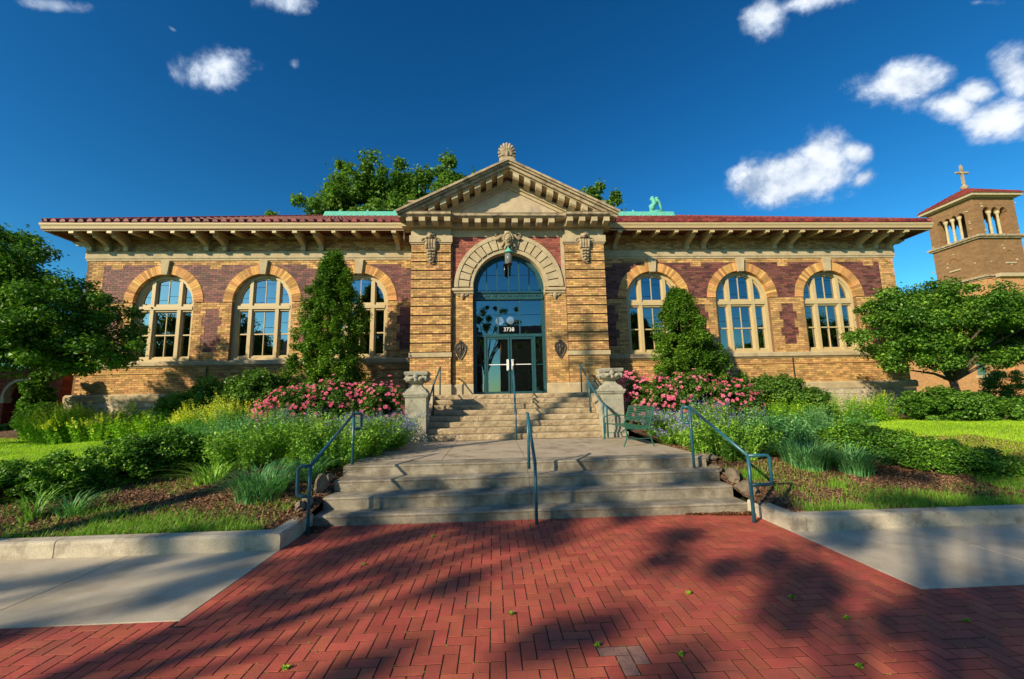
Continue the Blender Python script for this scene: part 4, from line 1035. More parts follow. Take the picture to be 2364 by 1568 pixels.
# downpipe beside the portal
b = MB(); b.tube(rnded([(PX0 - .28, 13.98, 7.55), (PX0 - .28, 14.0, 7.16), (PX0 - .1, 14.4, 7.08), (PX0 + .02, 14.62, 7.05)], .08), .03, 7); b.build('downpipe', MT['bronze'], lib, smooth=True)
b = MB(); b.tube([(IX0 + .03, YP + .06, 2.25), (IX0 + .03, YP + .06, 4.8), (IX0 + .03, YP + .06, 7.3)], .035, 8); b.build('conduit', MT['bronze'], lib, smooth=True)
for xx, zz in ((BX - 10.35, 2.99), (BX + 10.3, 2.99)):
    b = MB(); b.tube([(xx, YW - .03, 2.1), (xx, YW - .03, 2.5), (xx, YW - .03, 3.02)], .022, 6); b.build('cable_pipe', MT['bronze'], lib)

# ---------------- roof
RS = .478; ZE = 7.80; YE = 13.98; YR = 20.8
RX0, RX1 = BX - HW - .85, BX + HW + .85; hd = YR - YE
b = MB(); zr = ZE + RS * hd
vs = [(RX0, YE, ZE), (RX1, YE, ZE), (RX1, YE + 2 * hd, ZE), (RX0, YE + 2 * hd, ZE), (RX0 + hd, YR, zr), (RX1 - hd, YR, zr)]
b.add(vs, [(0, 1, 5, 4), (1, 2, 5), (2, 3, 4, 5), (3, 0, 4), (0, 3, 2, 1)]); roof = b.build('roof', MT['tile'], lib)
tp = .29; barrels = MB(); pans = MB(); tilemesh = None
q = MB()
def barrel(b, x, y0, y1, z0, z1, r=.088, n=6, lift=.0):
    vs = []
    for (y, z, rr) in ((y0, z0 + .03, r * 1.08), (y1, z1, r * .92)):
        for k in range(n + 1): a = pi * k / n; vs.append((x + rr * cos(a), y, z + rr * 1.15 * sin(a)))
    fs = [(k, k + 1, n + 2 + k, n + 1 + k) for k in range(n)] + [tuple(range(n, -1, -1))]
    b.add(vs, fs)
cw = .40
tm = MB(); barrel(tm, 0, 0, cw, 0.035, .035 + RS * cw); tm.box(-tp / 2 - .0, tp / 2 + .0, -.015, .02, -.02, .03)
tme = bpy.data.meshes.new('roof_tile'); tme.from_pydata(tm.v, [], tm.f); tme.materials.append(MT['tile'])
x = RX0 + .1; ntile = 0
while x < RX1 - .1:
    if not (PX0 - .15 < x < PX1 + .15):
        o = link('roof_tile', tme, roof); o.location = Vector((x, YE - .03, ZE + rnd.uniform(-.006, .012))) - world_loc(roof); o.rotation_euler = (0, rnd.uniform(-.05, .05), rnd.uniform(-.03, .03))
        y = YE + cw * .92
        ymax = YE + min(hd, x - RX0, RX1 - x)
        while y < ymax - .1:
            barrel(barrels, x, y - .03, y + cw, ZE + RS * (y - .03 - YE) + .03, ZE + RS * (y + cw - YE) + .02, n=5); y += cw * .95
    x += tp
barrels.build('tile_roofing', MT['tile'], roof, kind='stuff')
# copper ridge with its crest ornament
b = MB(); b.prism([(YR - .45, zr - .21), (YR - .34, zr + .02), (YR - .16, zr + .30), (YR, zr + .34), (YR + .16, zr + .30), (YR + .45, zr - .21)], RX0 + hd - .3, RX1 - hd + .3, 'x'); b.tube([(RX0 + hd - .2, YR, zr + .33), (BX, YR, zr + .33), (RX1 - hd + .2, YR, zr + .33)], .04, 8)
cr = b.build('copper_ridge', MT['copper'], roof)
for (s, ex) in ((-1, RX0 + hd - .2), (1, RX1 - hd + .2)):
    b = MB()
    for yy in (YE,): b.tube([(RX0 if s < 0 else RX1, YE, ZE + .1), (ex, YR, zr + .1)], .09, 7)
    b.build('hip_cap', MT['tile'], roof)
x = RX0 + hd + .3
for k in range(13):
    b = MB(); xx = RX0 + hd + .4 + k * (RX1 - RX0 - 2 * hd - .8) / 12; b.ell((xx, YR, zr + .39), (.07, .04, .07), 8, 5); b.build('ridge_boss', MT['copper'], roof)
b = MB(); ex = RX1 - hd - .55; ez = zr + .30
b.box(ex - .35, ex + .35, YR - .1, YR + .1, ez, ez + .12)
b.tube([(ex - .2, YR, ez + .1), (ex - .22, YR, ez + .35), (ex - .05, YR, ez + .5), (ex - .12, YR, ez + .72), (ex - .28, YR, ez + .80)], [.14, .17, .14, .12, .07], 8)
b.tube([(ex + .3, YR, ez + .1), (ex + .26, YR, ez + .35), (ex + .18, YR, ez + .62), (ex + .02, YR, ez + .72)], [.06, .07, .08, .1], 8)
b.ell((ex - .02, YR, ez + .62), (.2, .1, .14), 10, 6); b.ell((ex + .08, YR, ez + .8), (.12, .07, .1), 8, 5); b.ell((ex - .14, YR, ez + .86), (.10, .06, .08), 8, 5)
b.build('crest_ornament', MT['copper'], roof, smooth=True)

# ---------------- body of the building behind the facade
b = MB()
b.box(wl0, wl0 + .3, YW + .33, 26.8, .8, 7.6); b.box(wr1 - .3, wr1, YW + .33, 26.8, .8, 7.6); b.box(wl0, wr1, 26.5, 26.8, .8, 7.6)
b.build('end_walls', MT['buff'], lib)
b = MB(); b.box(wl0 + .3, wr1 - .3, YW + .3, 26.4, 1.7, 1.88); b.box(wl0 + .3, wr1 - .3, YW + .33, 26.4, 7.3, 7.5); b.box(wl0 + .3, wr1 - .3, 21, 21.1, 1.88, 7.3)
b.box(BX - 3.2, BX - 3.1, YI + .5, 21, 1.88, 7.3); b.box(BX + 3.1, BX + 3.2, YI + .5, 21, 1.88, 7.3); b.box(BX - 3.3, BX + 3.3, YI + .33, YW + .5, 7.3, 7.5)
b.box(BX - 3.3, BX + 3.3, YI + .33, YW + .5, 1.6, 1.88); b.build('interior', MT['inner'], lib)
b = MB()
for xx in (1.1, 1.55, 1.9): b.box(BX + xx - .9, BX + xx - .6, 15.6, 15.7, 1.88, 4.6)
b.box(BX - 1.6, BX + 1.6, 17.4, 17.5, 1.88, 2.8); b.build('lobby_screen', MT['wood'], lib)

# ---------------- entrance: teal frame, fanlight, doors
YD = YI + .30
b = MB()
b.ringseg(PC, AC, 1.12, 1.228, 0, pi, YD, YD + .1, 32); b.ringseg(PC, AC, 1.07, 1.13, 0, pi, YD + .03, YD + .09, 32)
for s in (-1, 1):
    a, c = sorted((PC + s * 1.13, PC + s * 1.228)); b.box(a, c, YD, YD + .1, 1.895, AC)
b.box(PC - 1.13, PC + 1.13, YD - .01, YD + .09, 3.83, 3.93)
frame = b.build('door_frame', MT['teal'], lib)
b = MB(); b.prism([(YD + .09, 5.12), (YD - .02, 5.12), (YD - .04, 5.15), (YD - .04, 5.18), (YD - .02, 5.19), (YD - .02, 5.33), (YD - .06, 5.35), (YD - .07, 5.40), (YD + .09, 5.41)], PC - 1.19, PC + 1.19, 'x'); b.build('spandrel_bar', MT['teal'], frame)
for q in range(9):
    x0 = PC - 1.0 + q * .25; b = MB(); b.tube([(x0 - .09, YD - .03, 5.23), (x0 - .03, YD - .035, 5.29), (x0 + .03, YD - .035, 5.23), (x0 + .09, YD - .03, 5.29)], .012, 5); b.build('wave_ornament', MT['teal'], frame)
def ppane(poly, y, par):
    b = MB(); b.add([(p[0], y, p[1]) for p in poly], [tuple(range(len(poly)))]); b.build('pane', MT['doorglass'], par)
us_ = [-1.08, -.765, -.40, 0.0, .36, .725, 1.08]
for a, c in zip(us_[:-1], us_[1:]):
    ppane(arc_poly(PC, a, c, 1.085, AC, 5.40), YD + .06, frame)
for u in us_[1:-1]:
    b = MB(); b.box(PC + u - .018, PC + u + .018, YD + .01, YD + .08, 5.40, AC + sqrt(1.1 ** 2 - u * u)); b.build('fanlight_bar', MT['teal'], frame)
for a, c in ((-1.13, -.385), (-.385, .36), (.36, 1.13)):
    ppane([(PC + a, 3.93), (PC + c, 3.93), (PC + c, 5.13), (PC + a, 5.13)], YD + .06, frame)
for u in (-.385, .36):
    b = MB(); b.box(PC + u - .02, PC + u + .02, YD + .01, YD + .08, 3.93, 5.12); b.build('transom_bar', MT['teal'], frame)
for s in (-1, 1):
    a, c = sorted((PC + s * .80, PC + s * .875)); b = MB(); b.box(a, c, YD - .005, YD + .095, 1.895, 3.83); b.build('mullion', MT['teal'], frame)
    a, c = sorted((PC + s * .875, PC + s * 1.13)); ppane([(a, 1.97), (c, 1.97), (c, 3.80), (a, 3.80)], YD + .06, frame)
    b = MB(); b.box(a, c, YD + .02, YD + .09, 1.895, 1.97); b.box(a, c, YD + .03, YD + .09, 2.86, 2.885); b.build('sidelight_rail', MT['teal'], frame)
    # the door leaf
    a, c = sorted((PC + s * .012, PC + s * .795)); b = MB()
    b.box(a, a + .055, YD + .01, YD + .07, 1.90, 3.82); b.box(c - .055, c, YD + .01, YD + .07, 1.90, 3.82)
    b.box(a + .055, c - .055, YD + .012, YD + .068, 3.75, 3.82); b.box(a + .055, c - .055, YD + .012, YD + .068, 1.90, 1.97)
    door = b.build('door', MT['teal'], lib)
    ppane([(a + .055, 1.97), (c - .055, 1.97), (c - .055, 3.75), (a + .055, 3.75)], YD + .04, door)
    b = MB(); b.box(a + .05, c - .05, YD + .075, YD + .10, 2.86, 2.90); b.build('push_bar', MT['white'], door)
    b = MB(); b.box(a + .075, c - .075, YD + .034, YD + .038, 2.87, 2.895); b.build('push_bar_front', MT['white'], door)
    xh = PC + s * .06; b = MB(); b.tube([(xh, YD + .01, 2.70), (xh, YD - .07, 2.72), (xh, YD - .07, 2.88), (xh, YD - .07, 3.02), (xh, YD + .01, 3.04)], .016, 7); b.box(min(xh, xh + s * .06), max(xh, xh + s * .06), YD - .006, YD + .008, 2.68, 3.05); b.build('handle', MT['white'], door)
fc = bpy.data.curves.new('house_number', 'FONT'); fc.body = '3738'; fc.size = .19; fc.extrude = .004; fc.align_x = 'CENTER'
fo = bpy.data.objects.new('tmp', fc); COL.objects.link(fo); bpy.context.view_layer.update()
dg = bpy.context.evaluated_depsgraph_get(); nm_ = bpy.data.meshes.new_from_object(fo.evaluated_get(dg)); bpy.data.objects.remove(fo)
nm_.materials.clear(); nm_.materials.append(MT['white'])
no = link('house_number', nm_, frame); no.location = Vector((PC - .02, YD + .045, 4.03)) - world_loc(frame); no.rotation_euler = (pi / 2, 0, 0)
# hanging lantern
lt = thing('hanging_lantern', 'cylindrical glass lantern with a green cap hanging below the carved keystone', 'lantern', (PC + .0, 13.55, 6.7))
lx, ly = PC - .01, 13.62
b = MB(); b.tube([(lx, YI - .1, 6.86), (lx, ly + .1, 6.84), (lx, ly, 6.76), (lx, ly, 6.72)], .025, 7); b.build('bracket', MT['copper'], lt, smooth=True)
b = MB(); b.lathe(lx, ly, [(.03, 6.76), (.07, 6.73), (.09, 6.69), (.155, 6.63), (.165, 6.60), (.12, 6.595)], 18); b.build('cap', MT['copper'], lt, smooth=True)
b = MB(); b.lathe(lx, ly, [(.115, 6.595), (.118, 6.4), (.112, 6.24), (.08, 6.20), (.03, 6.15)], 18); m, t, pb = principled('frosted_glass'); pb.inputs['Base Color'].default_value = (.16, .18, .17, 1); pb.inputs['Roughness'].default_value = .25; b.build('shade', m, lt, smooth=True)
for k in range(6):
    a = k * pi / 3; b = MB(); b.tube([(lx + .122 * cos(a), ly + .122 * sin(a), 6.6), (lx + .122 * cos(a), ly + .122 * sin(a), 6.4), (lx + .115 * cos(a), ly + .115 * sin(a), 6.23)], .008, 5); b.build('shade_rib', MT['bronze'], lt)
b = MB(); b.lathe(lx, ly, [(.10, 6.235), (.125, 6.225), (.125, 6.205), (.05, 6.17), (.02, 6.12), (.005, 6.10)], 14); b.build('bottom_ring', MT['bronze'], lt)
for s in (-1, 1):
    x = BX + s * 1.665; z = 3.36
    sh = thing('shield_plaque', f"dark bronze shield plaque on the brick {'left' if s < 0 else 'right'} of the doors", 'plaque', (x, YI, z), 'bronze shields beside the doors')
    pts = [(0, -.32), (.07, -.24), (.15, -.08), (.185, .06), (.175, .15), (.12, .21), (.06, .22), (.05, .28), (0, .31)]
    pr = [(x + u, z + w) for u, w in pts] + [(x - u, z + w) for u, w in pts[-2:0:-1]]
    b = MB(); b.prism(pr, YI - .03, YI - .004, 'y'); b.build('plate', MT['bronze'], sh)
    b = MB(); b.tube([(p[0], YI - .033, p[1]) for p in pr + [pr[0]]], .012, 6, cap=False); b.build('rim', MT['bronze'], sh)
    b = MB()
    for (u, w, a_, c_) in ((0, .10, .05, .07), (0, -.05, .035, .13), (.07, .06, .03, .08), (-.07, .06, .03, .08), (0, .25, .03, .04)): b.ell((x + u, YI - .035, z + w), (a_, .02, c_), 8, 5)
    b.build('relief', MT['bronze'], sh, smooth=True)
gl_ = []
for (dx, y, z) in ((-.3, 16.2, 4.75), (.15, 16.9, 4.9)):
    g = thing('lobby_lamp', f"white globe lamp hanging behind the glass above the doors, the {'left' if dx < 0 else 'right'} one", 'lamp', (PC + dx, y, z), 'lobby lamps')
    b = MB(); b.ell((PC + dx, y, z), (.16, .16, .16), 14, 9); b.build('globe', MT['globe'], g, smooth=True)
    b = MB(); b.tube([(PC + dx, y, z + .15), (PC + dx, y, 6), (PC + dx, y, 7.3)], .01, 5); b.build('cord', MT['bronze'], g)

# ------------------------------------------------------------------ church tower
TX0, TX1, TY0, TY1 = 57.55, 62.85, 45.0, 50.25
tw = thing('church_tower', 'square brick bell tower with arcaded belfry, red tiled roof and stone cross', 'tower', ((TX0 + TX1) / 2, (TY0 + TY1) / 2, 0), 'buildings in view')
def shell(b, x0, x1, y0, y1, z0, z1): b.box(x0, x1, y0, y1, z0, z1)
b = MB(); shell(b, TX0 - .15, TX1 + .15, TY0 - .15, TY1 + .15, 0, 14.6); b.build('tower_base', MT['churchlow'], tw)
b = MB(); shell(b, TX0, TX1, TY0, TY1, 14.6, 19.5); b.build('tower_wall', MT['church'], tw)
def ledge(z, o_=.35):
    b = MB(); b.box(TX0 - o_, TX1 + o_, TY0 - o_, TY1 + o_, z + .18, z + .42); b.box(TX0 - o_ * .6, TX1 + o_ * .6, TY0 - o_ * .6, TY1 + o_ * .6, z, z + .18); b.build('cornice', MT['limedark'], tw)
ledge(14.5, .42); ledge(19.42, .38)
# belfry: corner piers, columns, arches on all faces
zb0, zb1 = 19.8, 24.2; pw = 1.05
b = MB()
for (x0, x1) in ((TX0, TX0 + pw), (TX1 - pw, TX1)):
    for (y0, y1) in ((TY0, TY0 + pw), (TY1 - pw, TY1)): b.box(x0, x1, y0, y1, zb0, zb1 + .0)
b.box(TX0, TX1, TY0, TY1, zb1 + .0, 24.56)
b.box(TX0 + 1.3, TX1 - 1.3, TY0 + 1.3, TY1 - 1.3, zb0, zb0 + .1)
b.build('belfry_pier', MT['church'], tw)
spb = 22.9
def arcade(face):
    L0 = (TX0 + pw) if face in 'fb' else (TY0 + pw); L1 = (TX1 - pw) if face in 'fb' else (TY1 - pw)
    n = 4 if face in 'lr' else 3; w = (L1 - L0) / n; r = w * .5 - .10
    d0 = {'f': TY0, 'b': TY1 - .5, 'l': TX0, 'r': TX1 - .5}[face]
    b = MB()
    for k in range(n):
        c = L0 + w * (k + .5)
        pts = [(c - w / 2, spb), (c - r, spb)] + [(c + r * cos(a), spb + r * sin(a)) for a in [pi - pi * q / 8 for q in range(1, 8)]] + [(c + r, spb), (c + w / 2, spb), (c + w / 2, zb1), (c - w / 2, zb1)]
        # build as strips to avoid concave faces
        vs = []
        for q in range(9):
            a = pi - pi * q / 8; u = c + r * cos(a); z = spb + r * sin(a)
            x0_ = u; x1_ = c + r * cos(pi - pi * min(q + 1, 8) / 8)
            if q < 8:
                zz = max(z, spb + r * sin(pi - pi * (q + 1) / 8)); zl = min(z, spb + r * sin(pi - pi * (q + 1) / 8))
                pr = [(u, z), (x1_, spb + r * sin(pi - pi * (q + 1) / 8)), (x1_, zb1), (u, zb1)]
                b.prism(pr, d0, d0 + .5, 'y') if face in 'fb' else b.add([(d0 + e * .5, uu, z_) for e in (0, 1) for uu, z_ in pr], [(0, 1, 2, 3), (7, 6, 5, 4), (0, 4, 5, 1), (1, 5, 6, 2), (2, 6, 7, 3), (3, 7, 4, 0)])
        for (e0, e1) in ((c - w / 2, c - r), (c + r, c + w / 2)):
            if face in 'fb': b.box(e0, e1, d0, d0 + .5, spb, zb1)
            else: b.box(d0, d0 + .5, e0, e1, spb, zb1)
    b.build('arcade', MT['church'], tw)
    for k in range(1, n):
        c = L0 + w * k
        xx, yy = (c, d0 + .25) if face in 'fb' else (d0 + .25, c)
        b = MB(); b.lathe(xx, yy, [(.20, zb0), (.20, zb0 + .15), (.14, zb0 + .25), (.13, 22.4), (.15, 22.5), (.23, 22.68), (.24, 22.9)], 12); b.build('column', MT['lime'], tw, smooth=True)
for f_ in 'flbr': arcade(f_)
b = MB(); e = .55; b.box(TX0 - e, TX1 + e, TY0 - e, TY1 + e, 24.62, 24.92); b.box(TX0 - e * .5, TX1 + e * .5, TY0 - e * .5, TY1 + e * .5, 24.5, 24.62); b.build('eaves_cornice', MT['lime'], tw)
mx, my = (TX0 + TX1) / 2, (TY0 + TY1) / 2
b = MB(); e = .66; zt = 27.05; cs = [(TX0 - e, TY0 - e), (TX1 + e, TY0 - e), (TX1 + e, TY1 + e), (TX0 - e, TY1 + e)]
b.add([(x, y, 24.925) for x, y in cs] + [(x, y, 25.02) for x, y in cs] + [(mx, my, zt)], [(3, 2, 1, 0), (0, 1, 5, 4), (1, 2, 6, 5), (2, 3, 7, 6), (3, 0, 4, 7), (4, 5, 8), (5, 6, 8), (6, 7, 8), (7, 4, 8)]); rf = b.build('roof', MT['tile'], tw)
for (c0, c1) in ((0, 1), (3, 0)):
    b = MB(); A, B_ = Vector((*cs[c0], 25.02)), Vector((*cs[c1], 25.02)); T_ = Vector((mx, my, zt)); n = 16
    for k in range(1, n):
        p = A.lerp(B_, k / n); f = 1 - abs(2 * k / n - 1); q = p.lerp(T_, f * .98) if False else None
        mid = A.lerp(B_, .5); dirv = (T_ - mid); q = p + dirv * f * .97
        b.tube([tuple(p + Vector((0, 0, .03))), tuple(p.lerp(q, .5) + Vector((0, 0, .03))), tuple(q + Vector((0, 0, .03)))], .09, 5)
    b.build('roof_rib', MT['tile'], rf, kind='stuff')
b = MB(); b.lathe(mx, my, [(.4, zt - .25), (.3, zt), (.42, zt + .15), (.3, zt + .3), (.12, zt + .55), (.12, zt + .7)], 14); b.build('finial', MT['limedark'], tw, smooth=True)
b = MB(); b.box(mx - .12, mx + .12, my - .11, my + .11, zt + .6, zt + 3.1); b.box(mx - .78, mx + .78, my - .12, my + .12, zt + 2.02, zt + 2.25)
for (x, z) in ((-.8, 2.13), (.8, 2.13), (0, 3.1)): b.ell((mx + x, my, zt + z), (.12, .11, .15), 8, 5)
b.build('cross', MT['limedark'], tw)
for k in range(26):
    face = k % 2; z = rnd.uniform(15.6, 24.6); s_ = rnd.uniform(.12, .24)
    if 19.6 < z < 24.0: u = rnd.choice([rnd.uniform(.2, 1.1), rnd.uniform(4.9, 5.8)])
    else: u = rnd.uniform(.3, 5.7)
    b = MB()
    if face: b.box(TX0 + u, TX0 + u + s_, TY0 - .05, TY0 + .1, z, z + s_ * .9)
    else: b.box(TX0 - .05, TX0 + .1, TY0 + u, TY0 + u + s_, z, z + s_ * .9)
    b.build('pale_stone', MT['lime'], tw)
for (fx, u) in ((0, 3.0), (1, 3.4)):
    b = MB(); z = 16.6
    if fx: b.ringseg(TX0 + u, z + .9, .42, .62, 0, pi, TY0 - .06, TY0 + .1, 10)
    else:
        for q in range(10):
            a0, a1 = pi * q / 10, pi * (q + 1) / 10; b.add([(TX0 - .06 + e * .16, TY0 + u + r * cos(a), z + .9 + r * sin(a)) for e in (0, 1) for r, a in ((.42, a0), (.62, a0), (.62, a1), (.42, a1))], [(0, 1, 2, 3), (7, 6, 5, 4), (0, 4, 5, 1), (1, 5, 6, 2), (2, 6, 7, 3), (3, 7, 4, 0)])
    b.build('blind_arch', MT['church'], tw)
    b = MB()
    if fx: b.box(TX0 + u - .6, TX0 + u + .6, TY0 - .12, TY0 + .05, z - .3, z - .12)
    else: b.box(TX0 - .12, TX0 + .05, TY0 + u - .6, TY0 + u + .6, z - .3, z - .12)
    b.build('arch_sill', MT['lime'], tw)
ch = thing('church_building', 'orange brick church wall with small windows behind the right-hand tree, below the tower', 'church', (52, 47, 0), 'buildings in view')
b = MB(); b.box(44.0, 57.4, 44.2, 60, 0, 6.2); b.box(57.4, 90, 43.6, 44.8, 0, 14.3); b.build('wall', MT['churchlow'], ch)
b = MB(); b.box(57.2, 90, 43.3, 43.8, 14.3, 14.7); b.box(43.8, 57.3, 43.9, 44.5, 6.2, 6.45); b.build('coping', MT['lime'], ch)
for x in (50.0, 54.0, 59.6, 62.4):
    b = MB(); b.box(x - .5, x + .5, (44.2 if x < 57 else 43.6) - .03, (44.2 if x < 57 else 43.6) + .1, 3.3, 5.3); w_ = b.build('window', MT['glass'], ch)
    b = MB(); yy = (44.2 if x < 57 else 43.6); b.box(x - .7, x + .7, yy - .15, yy + .05, 2.95, 3.28); b.build('sill', MT['lime'], w_)
# ------------------------------------------------------------------ dark red brick building at the far left
rb = thing('brick_porch', 'dark red brick porch with a stone-trimmed arch at the left edge, in the shade', 'porch', (-17, 16, .9), 'buildings in view')
RXR = -15.6; RY = 16.0; acx, asp, ar = -16.92, 2.12, .60
b = MB()
for r in range(30):
    za = .8 + r * BH; zc = za + BH / 2
    for (a, c, fa, fc) in row_intervals(-24, RXR, zc, [(acx, ar, 0.8, asp, ar + .02), (acx - 2.6, ar, 0.8, asp, ar + .02)]):
        b.box(a, c, RY + .01, RY + .3, za, za + BH); x = -24 + (BL / 2 if r % 2 else 0)
        while x < c:
            p, q = max(x, a), min(x + BL, c)
            if q - p > .03: b.box(p + .005, q - .005, RY - .003, RY + .012, za + .005, za + BH - .005, back=False)
            x += BL
b.build('brick', MT['redwall'], rb, kind='stuff')
b = MB(); b.box(-24.05, RXR + .06, RY - .05, RY + .4, .8 + 30 * BH, .8 + 30 * BH + .09); b.build('coping', MT['lime'], rb)
for ax_ in (acx, acx - 2.6):
    for k in range(9): b = MB(); b.ringseg(ax_, asp, ar, ar + .085, pi * k / 9 + .004, pi * (k + 1) / 9 - .004, RY - .05, RY + .2, 2); b.build('arch_stone', MT['grey'], rb)
    for s in (-1, 1): b = MB(); a, c = sorted((ax_ + s * (ar - .06), ax_ + s * (ar + .22))); b.box(a, c, RY - .07, RY + .2, asp - .10, asp - .01); b.box(a + .02, c - .02, RY - .045, RY + .2, asp - .19, asp - .105); b.build('impost', MT['grey'], rb)
b = MB(); b.box(-24, RXR, 18.2, 18.5, .8, 3.0); b.box(-24, RXR, RY + .35, 18.2, 2.95, 3.03); b.box(RXR - .28, RXR, RY + .3, 18.2, .8, 2.9); b.build('inner_wall', MT['redwall'], rb)
b = MB(); b.box(acx + .05, acx + .42, 18.1, 18.19, 1.6, 2.5); b.build('window', MT['glass'], rb)

# ------------------------------------------------------------------ vegetation
def crown_centers(ells, n, shell=0.55, jit=.16):
    out = []; vols = np.array([e[3] * e[4] * e[5] for e in ells]); pr = vols / vols.sum()
    idx = NR.choice(len(ells), n, p=pr); d = rv(n); r = (shell + (1 - shell) * NR.random(n)) ** 0.8
    r = np.where(NR.random(n) < .25, r * NR.random(n), r)
    E_ = np.array(ells)[idx]; r = r * np.clip(1 + jit * NR.normal(size=n), .5, 1 + 1.8 * jit); return E_[:, :3] + d * r[:, None] * E_[:, 3:6]
def tree(name, label, base, ells, nclump, crad, nleaf, leaf, m='tree', trunk_r=.14, fork=None, squash=.6, group=None, cat='tree', limbs=14, loose=.15, power=.5):
    x, y, z = base; t_ = thing(name, label, cat, base, group)
    C_ = crown_centers(ells, nclump); rad = crad * (0.6 + 0.8 * NR.random(nclump))
    P, d = clumps(C_, rad, nleaf, squash, power)
    nl = int(nleaf * loose); P[:nl] += NR.normal(size=(nl, 3)) * crad * .35
    V = leafquads(P, leaf, outward=d * .5); npmesh('crown', V, 4, MT[m], t_, kind=None)
    b = MB(); fk = fork or (x, y, min(e[2] - e[5] * .6 for e in ells)); top = np.mean(np.array([e[:3] for e in ells]), 0)
    b.tube([(x, y, z - .1), (x + (fk[0] - x) * .4 + .03, y, z + (fk[2] - z) * .4), fk], [trunk_r * 1.25, trunk_r, trunk_r * .85], 9)
    sel = C_[NR.choice(nclump, min(limbs, nclump), replace=False)]
    for c in sel:
        m1 = (fk[0] + (c[0] - fk[0]) * .35 + rnd.uniform(-.1, .1), fk[1] + (c[1] - fk[1]) * .35, fk[2] + (c[2] - fk[2]) * .55)
        b.tube([fk, m1, tuple(c)], [trunk_r * .55, trunk_r * .32, trunk_r * .1], 6)
    b.build('trunk', MT['bark'], t_, smooth=True)
    return t_
def cone_tree(name, label, x, y, h, w, n, top_x=None):
    z = float(terr(x, y)); t_ = thing(name, label, 'tree', (x, y, z), 'narrow conical trees before the wings')
    z0 = z + .35; hh = h - z0
    nc = 620; u = NR.random(nc) ** 1.1
    a = NR.random(nc) * 2 * pi; wob = 1 + .16 * np.sin(a * 3 + u * 9 + x) * (u > .1) + .10 * np.sin(a * 5 - u * 17)
    prof = np.interp(u, [0, .1, .3, .5, .65, .8, .92, 1], [.7, .95, 1, .96, .82, .56, .32, .10]) * w / 2 * wob
    r = prof * (0.62 + .42 * NR.random(nc)); r = np.where(NR.random(nc) < .3, r * .6, r)
    lean = (top_x if top_x else x) - x
    C_ = np.stack([x + lean * u ** 2 + r * np.cos(a), y + r * .8 * np.sin(a), z0 + u * hh], 1)
    P, d = clumps(C_, np.full(nc, .17) * (0.6 + .7 * NR.random(nc)), n, 1.25, .5)
    V = leafquads(P, .07, outward=d * .4 + np.array([0, 0, .2])); npmesh('crown', V, 4, MT['cone'], t_)
    b = MB(); b.tube([(x, y, z - .1), (x + lean * .3, y, z + h * .45), (x + lean, y, h * .96)], [.07, .045, .01], 7)
    for k in range(16): q = C_[rnd.randrange(nc)]; b.tube([(x, y, max(z + .3, q[2] - .5)), tuple((q + np.array([x, y, q[2] - .35])) / 2), tuple(q)], [.02, .014, .006], 5)
    b.build('trunk', MT['bark'], t_, smooth=True)
cone_tree('conical_tree', 'tall narrow conical green tree in front of the left wing, behind the pink roses', -4.95, 13.0, 6.35, 2.15, 90000)
cone_tree('conical_tree', 'shorter leafy conical tree in front of the right wing, behind the pink roses', 6.15, 13.0, 5.05, 2.1, 80000, 5.95)
tree('dense_tree', 'spreading green tree at the left edge overlapping the first arched window', (-13.6, 10.4, .7),
     [(-12.9, 10.6, 5.0, 1.9, 1.6, 1.2), (-11.6, 10.7, 3.5, 1.5, 1.0, .6), (-12.9, 10.5, 3.5, 1.4, 1.0, .5), (-11.4, 10.9, 3.9, 1.8, 1.4, 1.15), (-13.6, 10.4, 3.6, 1.8, 1.4, 1.0), (-10.1, 11.0, 3.35, 1.15, .9, .85), (-15.0, 10, 4.1, 1.6, 1.6, 1.5), (-10.6, 10.8, 3.0, 1.0, .8, .45), (-14.4, 10.2, 3.2, 1.5, 1.2, .5)], 620, .32, 155000, .085, trunk_r=.13, fork=(-13.4, 10.5, 2.0), limbs=26)
tree('small_tree', 'spreading green tree with a forked trunk on the right lawn, in front of the church', (14.2, 12.3, .85),
     [(13.9, 12.3, 4.1, 2.3, 1.6, 1.0), (12.3, 12.0, 3.5, 1.45, 1.2, .95), (15.8, 12.4, 3.7, 1.7, 1.5, .95), (12.7, 12.0, 2.75, 1.1, 1.0, .55), (17.2, 12.6, 3.3, 1.2, 1.3, .9), (13.4, 12.1, 4.5, 1.3, 1.2, .65), (15.2, 12.3, 2.9, 1.3, 1.1, .5)], 400, .32, 110000, .08, trunk_r=.11, fork=(14.05, 12.3, 2.0), limbs=28)
tree('background_tree', 'big dark green tree rising behind the roof, left of the pediment', (-8.5, 36, 0),
     [(-10.6, 36, 19.6, 4.6, 3.5, 3.6), (-13.6, 36, 17.8, 2.6, 3, 2.6), (-4.2, 36, 19.2, 4.6, 3.5, 3.6), (-8, 36, 16.5, 6, 3.5, 3.0)], 420, .75, 85000, .30, m='bgtree', trunk_r=.45, group='trees behind the library', squash=.8, fork=(-8.2, 36, 12))
tree('background_tree', 'dark green tree showing right of the pediment, above the right end of its cornice', (9.5, 36, 0),
     [(9.3, 36, 17.6, 2.2, 2.5, 2.7), (11.9, 36, 17.0, 1.4, 2, 1.4), (8.5, 36, 15, 3, 2.5, 2)], 140, .6, 26000, .28, m='bgtree', trunk_r=.35, group='trees behind the library', squash=.8, fork=(9.5, 36, 12))
tree('background_tree', 'small tree top poking over the red tiles at the left, away from the pediment', (-19.2, 36, 0), [(-19.3, 36, 17.0, 1.0, 1, 1.35), (-16.5, 36, 16.3, .8, 1, 1.0)], 34, .5, 5000, .22, m='bgtree', trunk_r=.25, group='trees behind the library', fork=(-18.8, 36, 13))
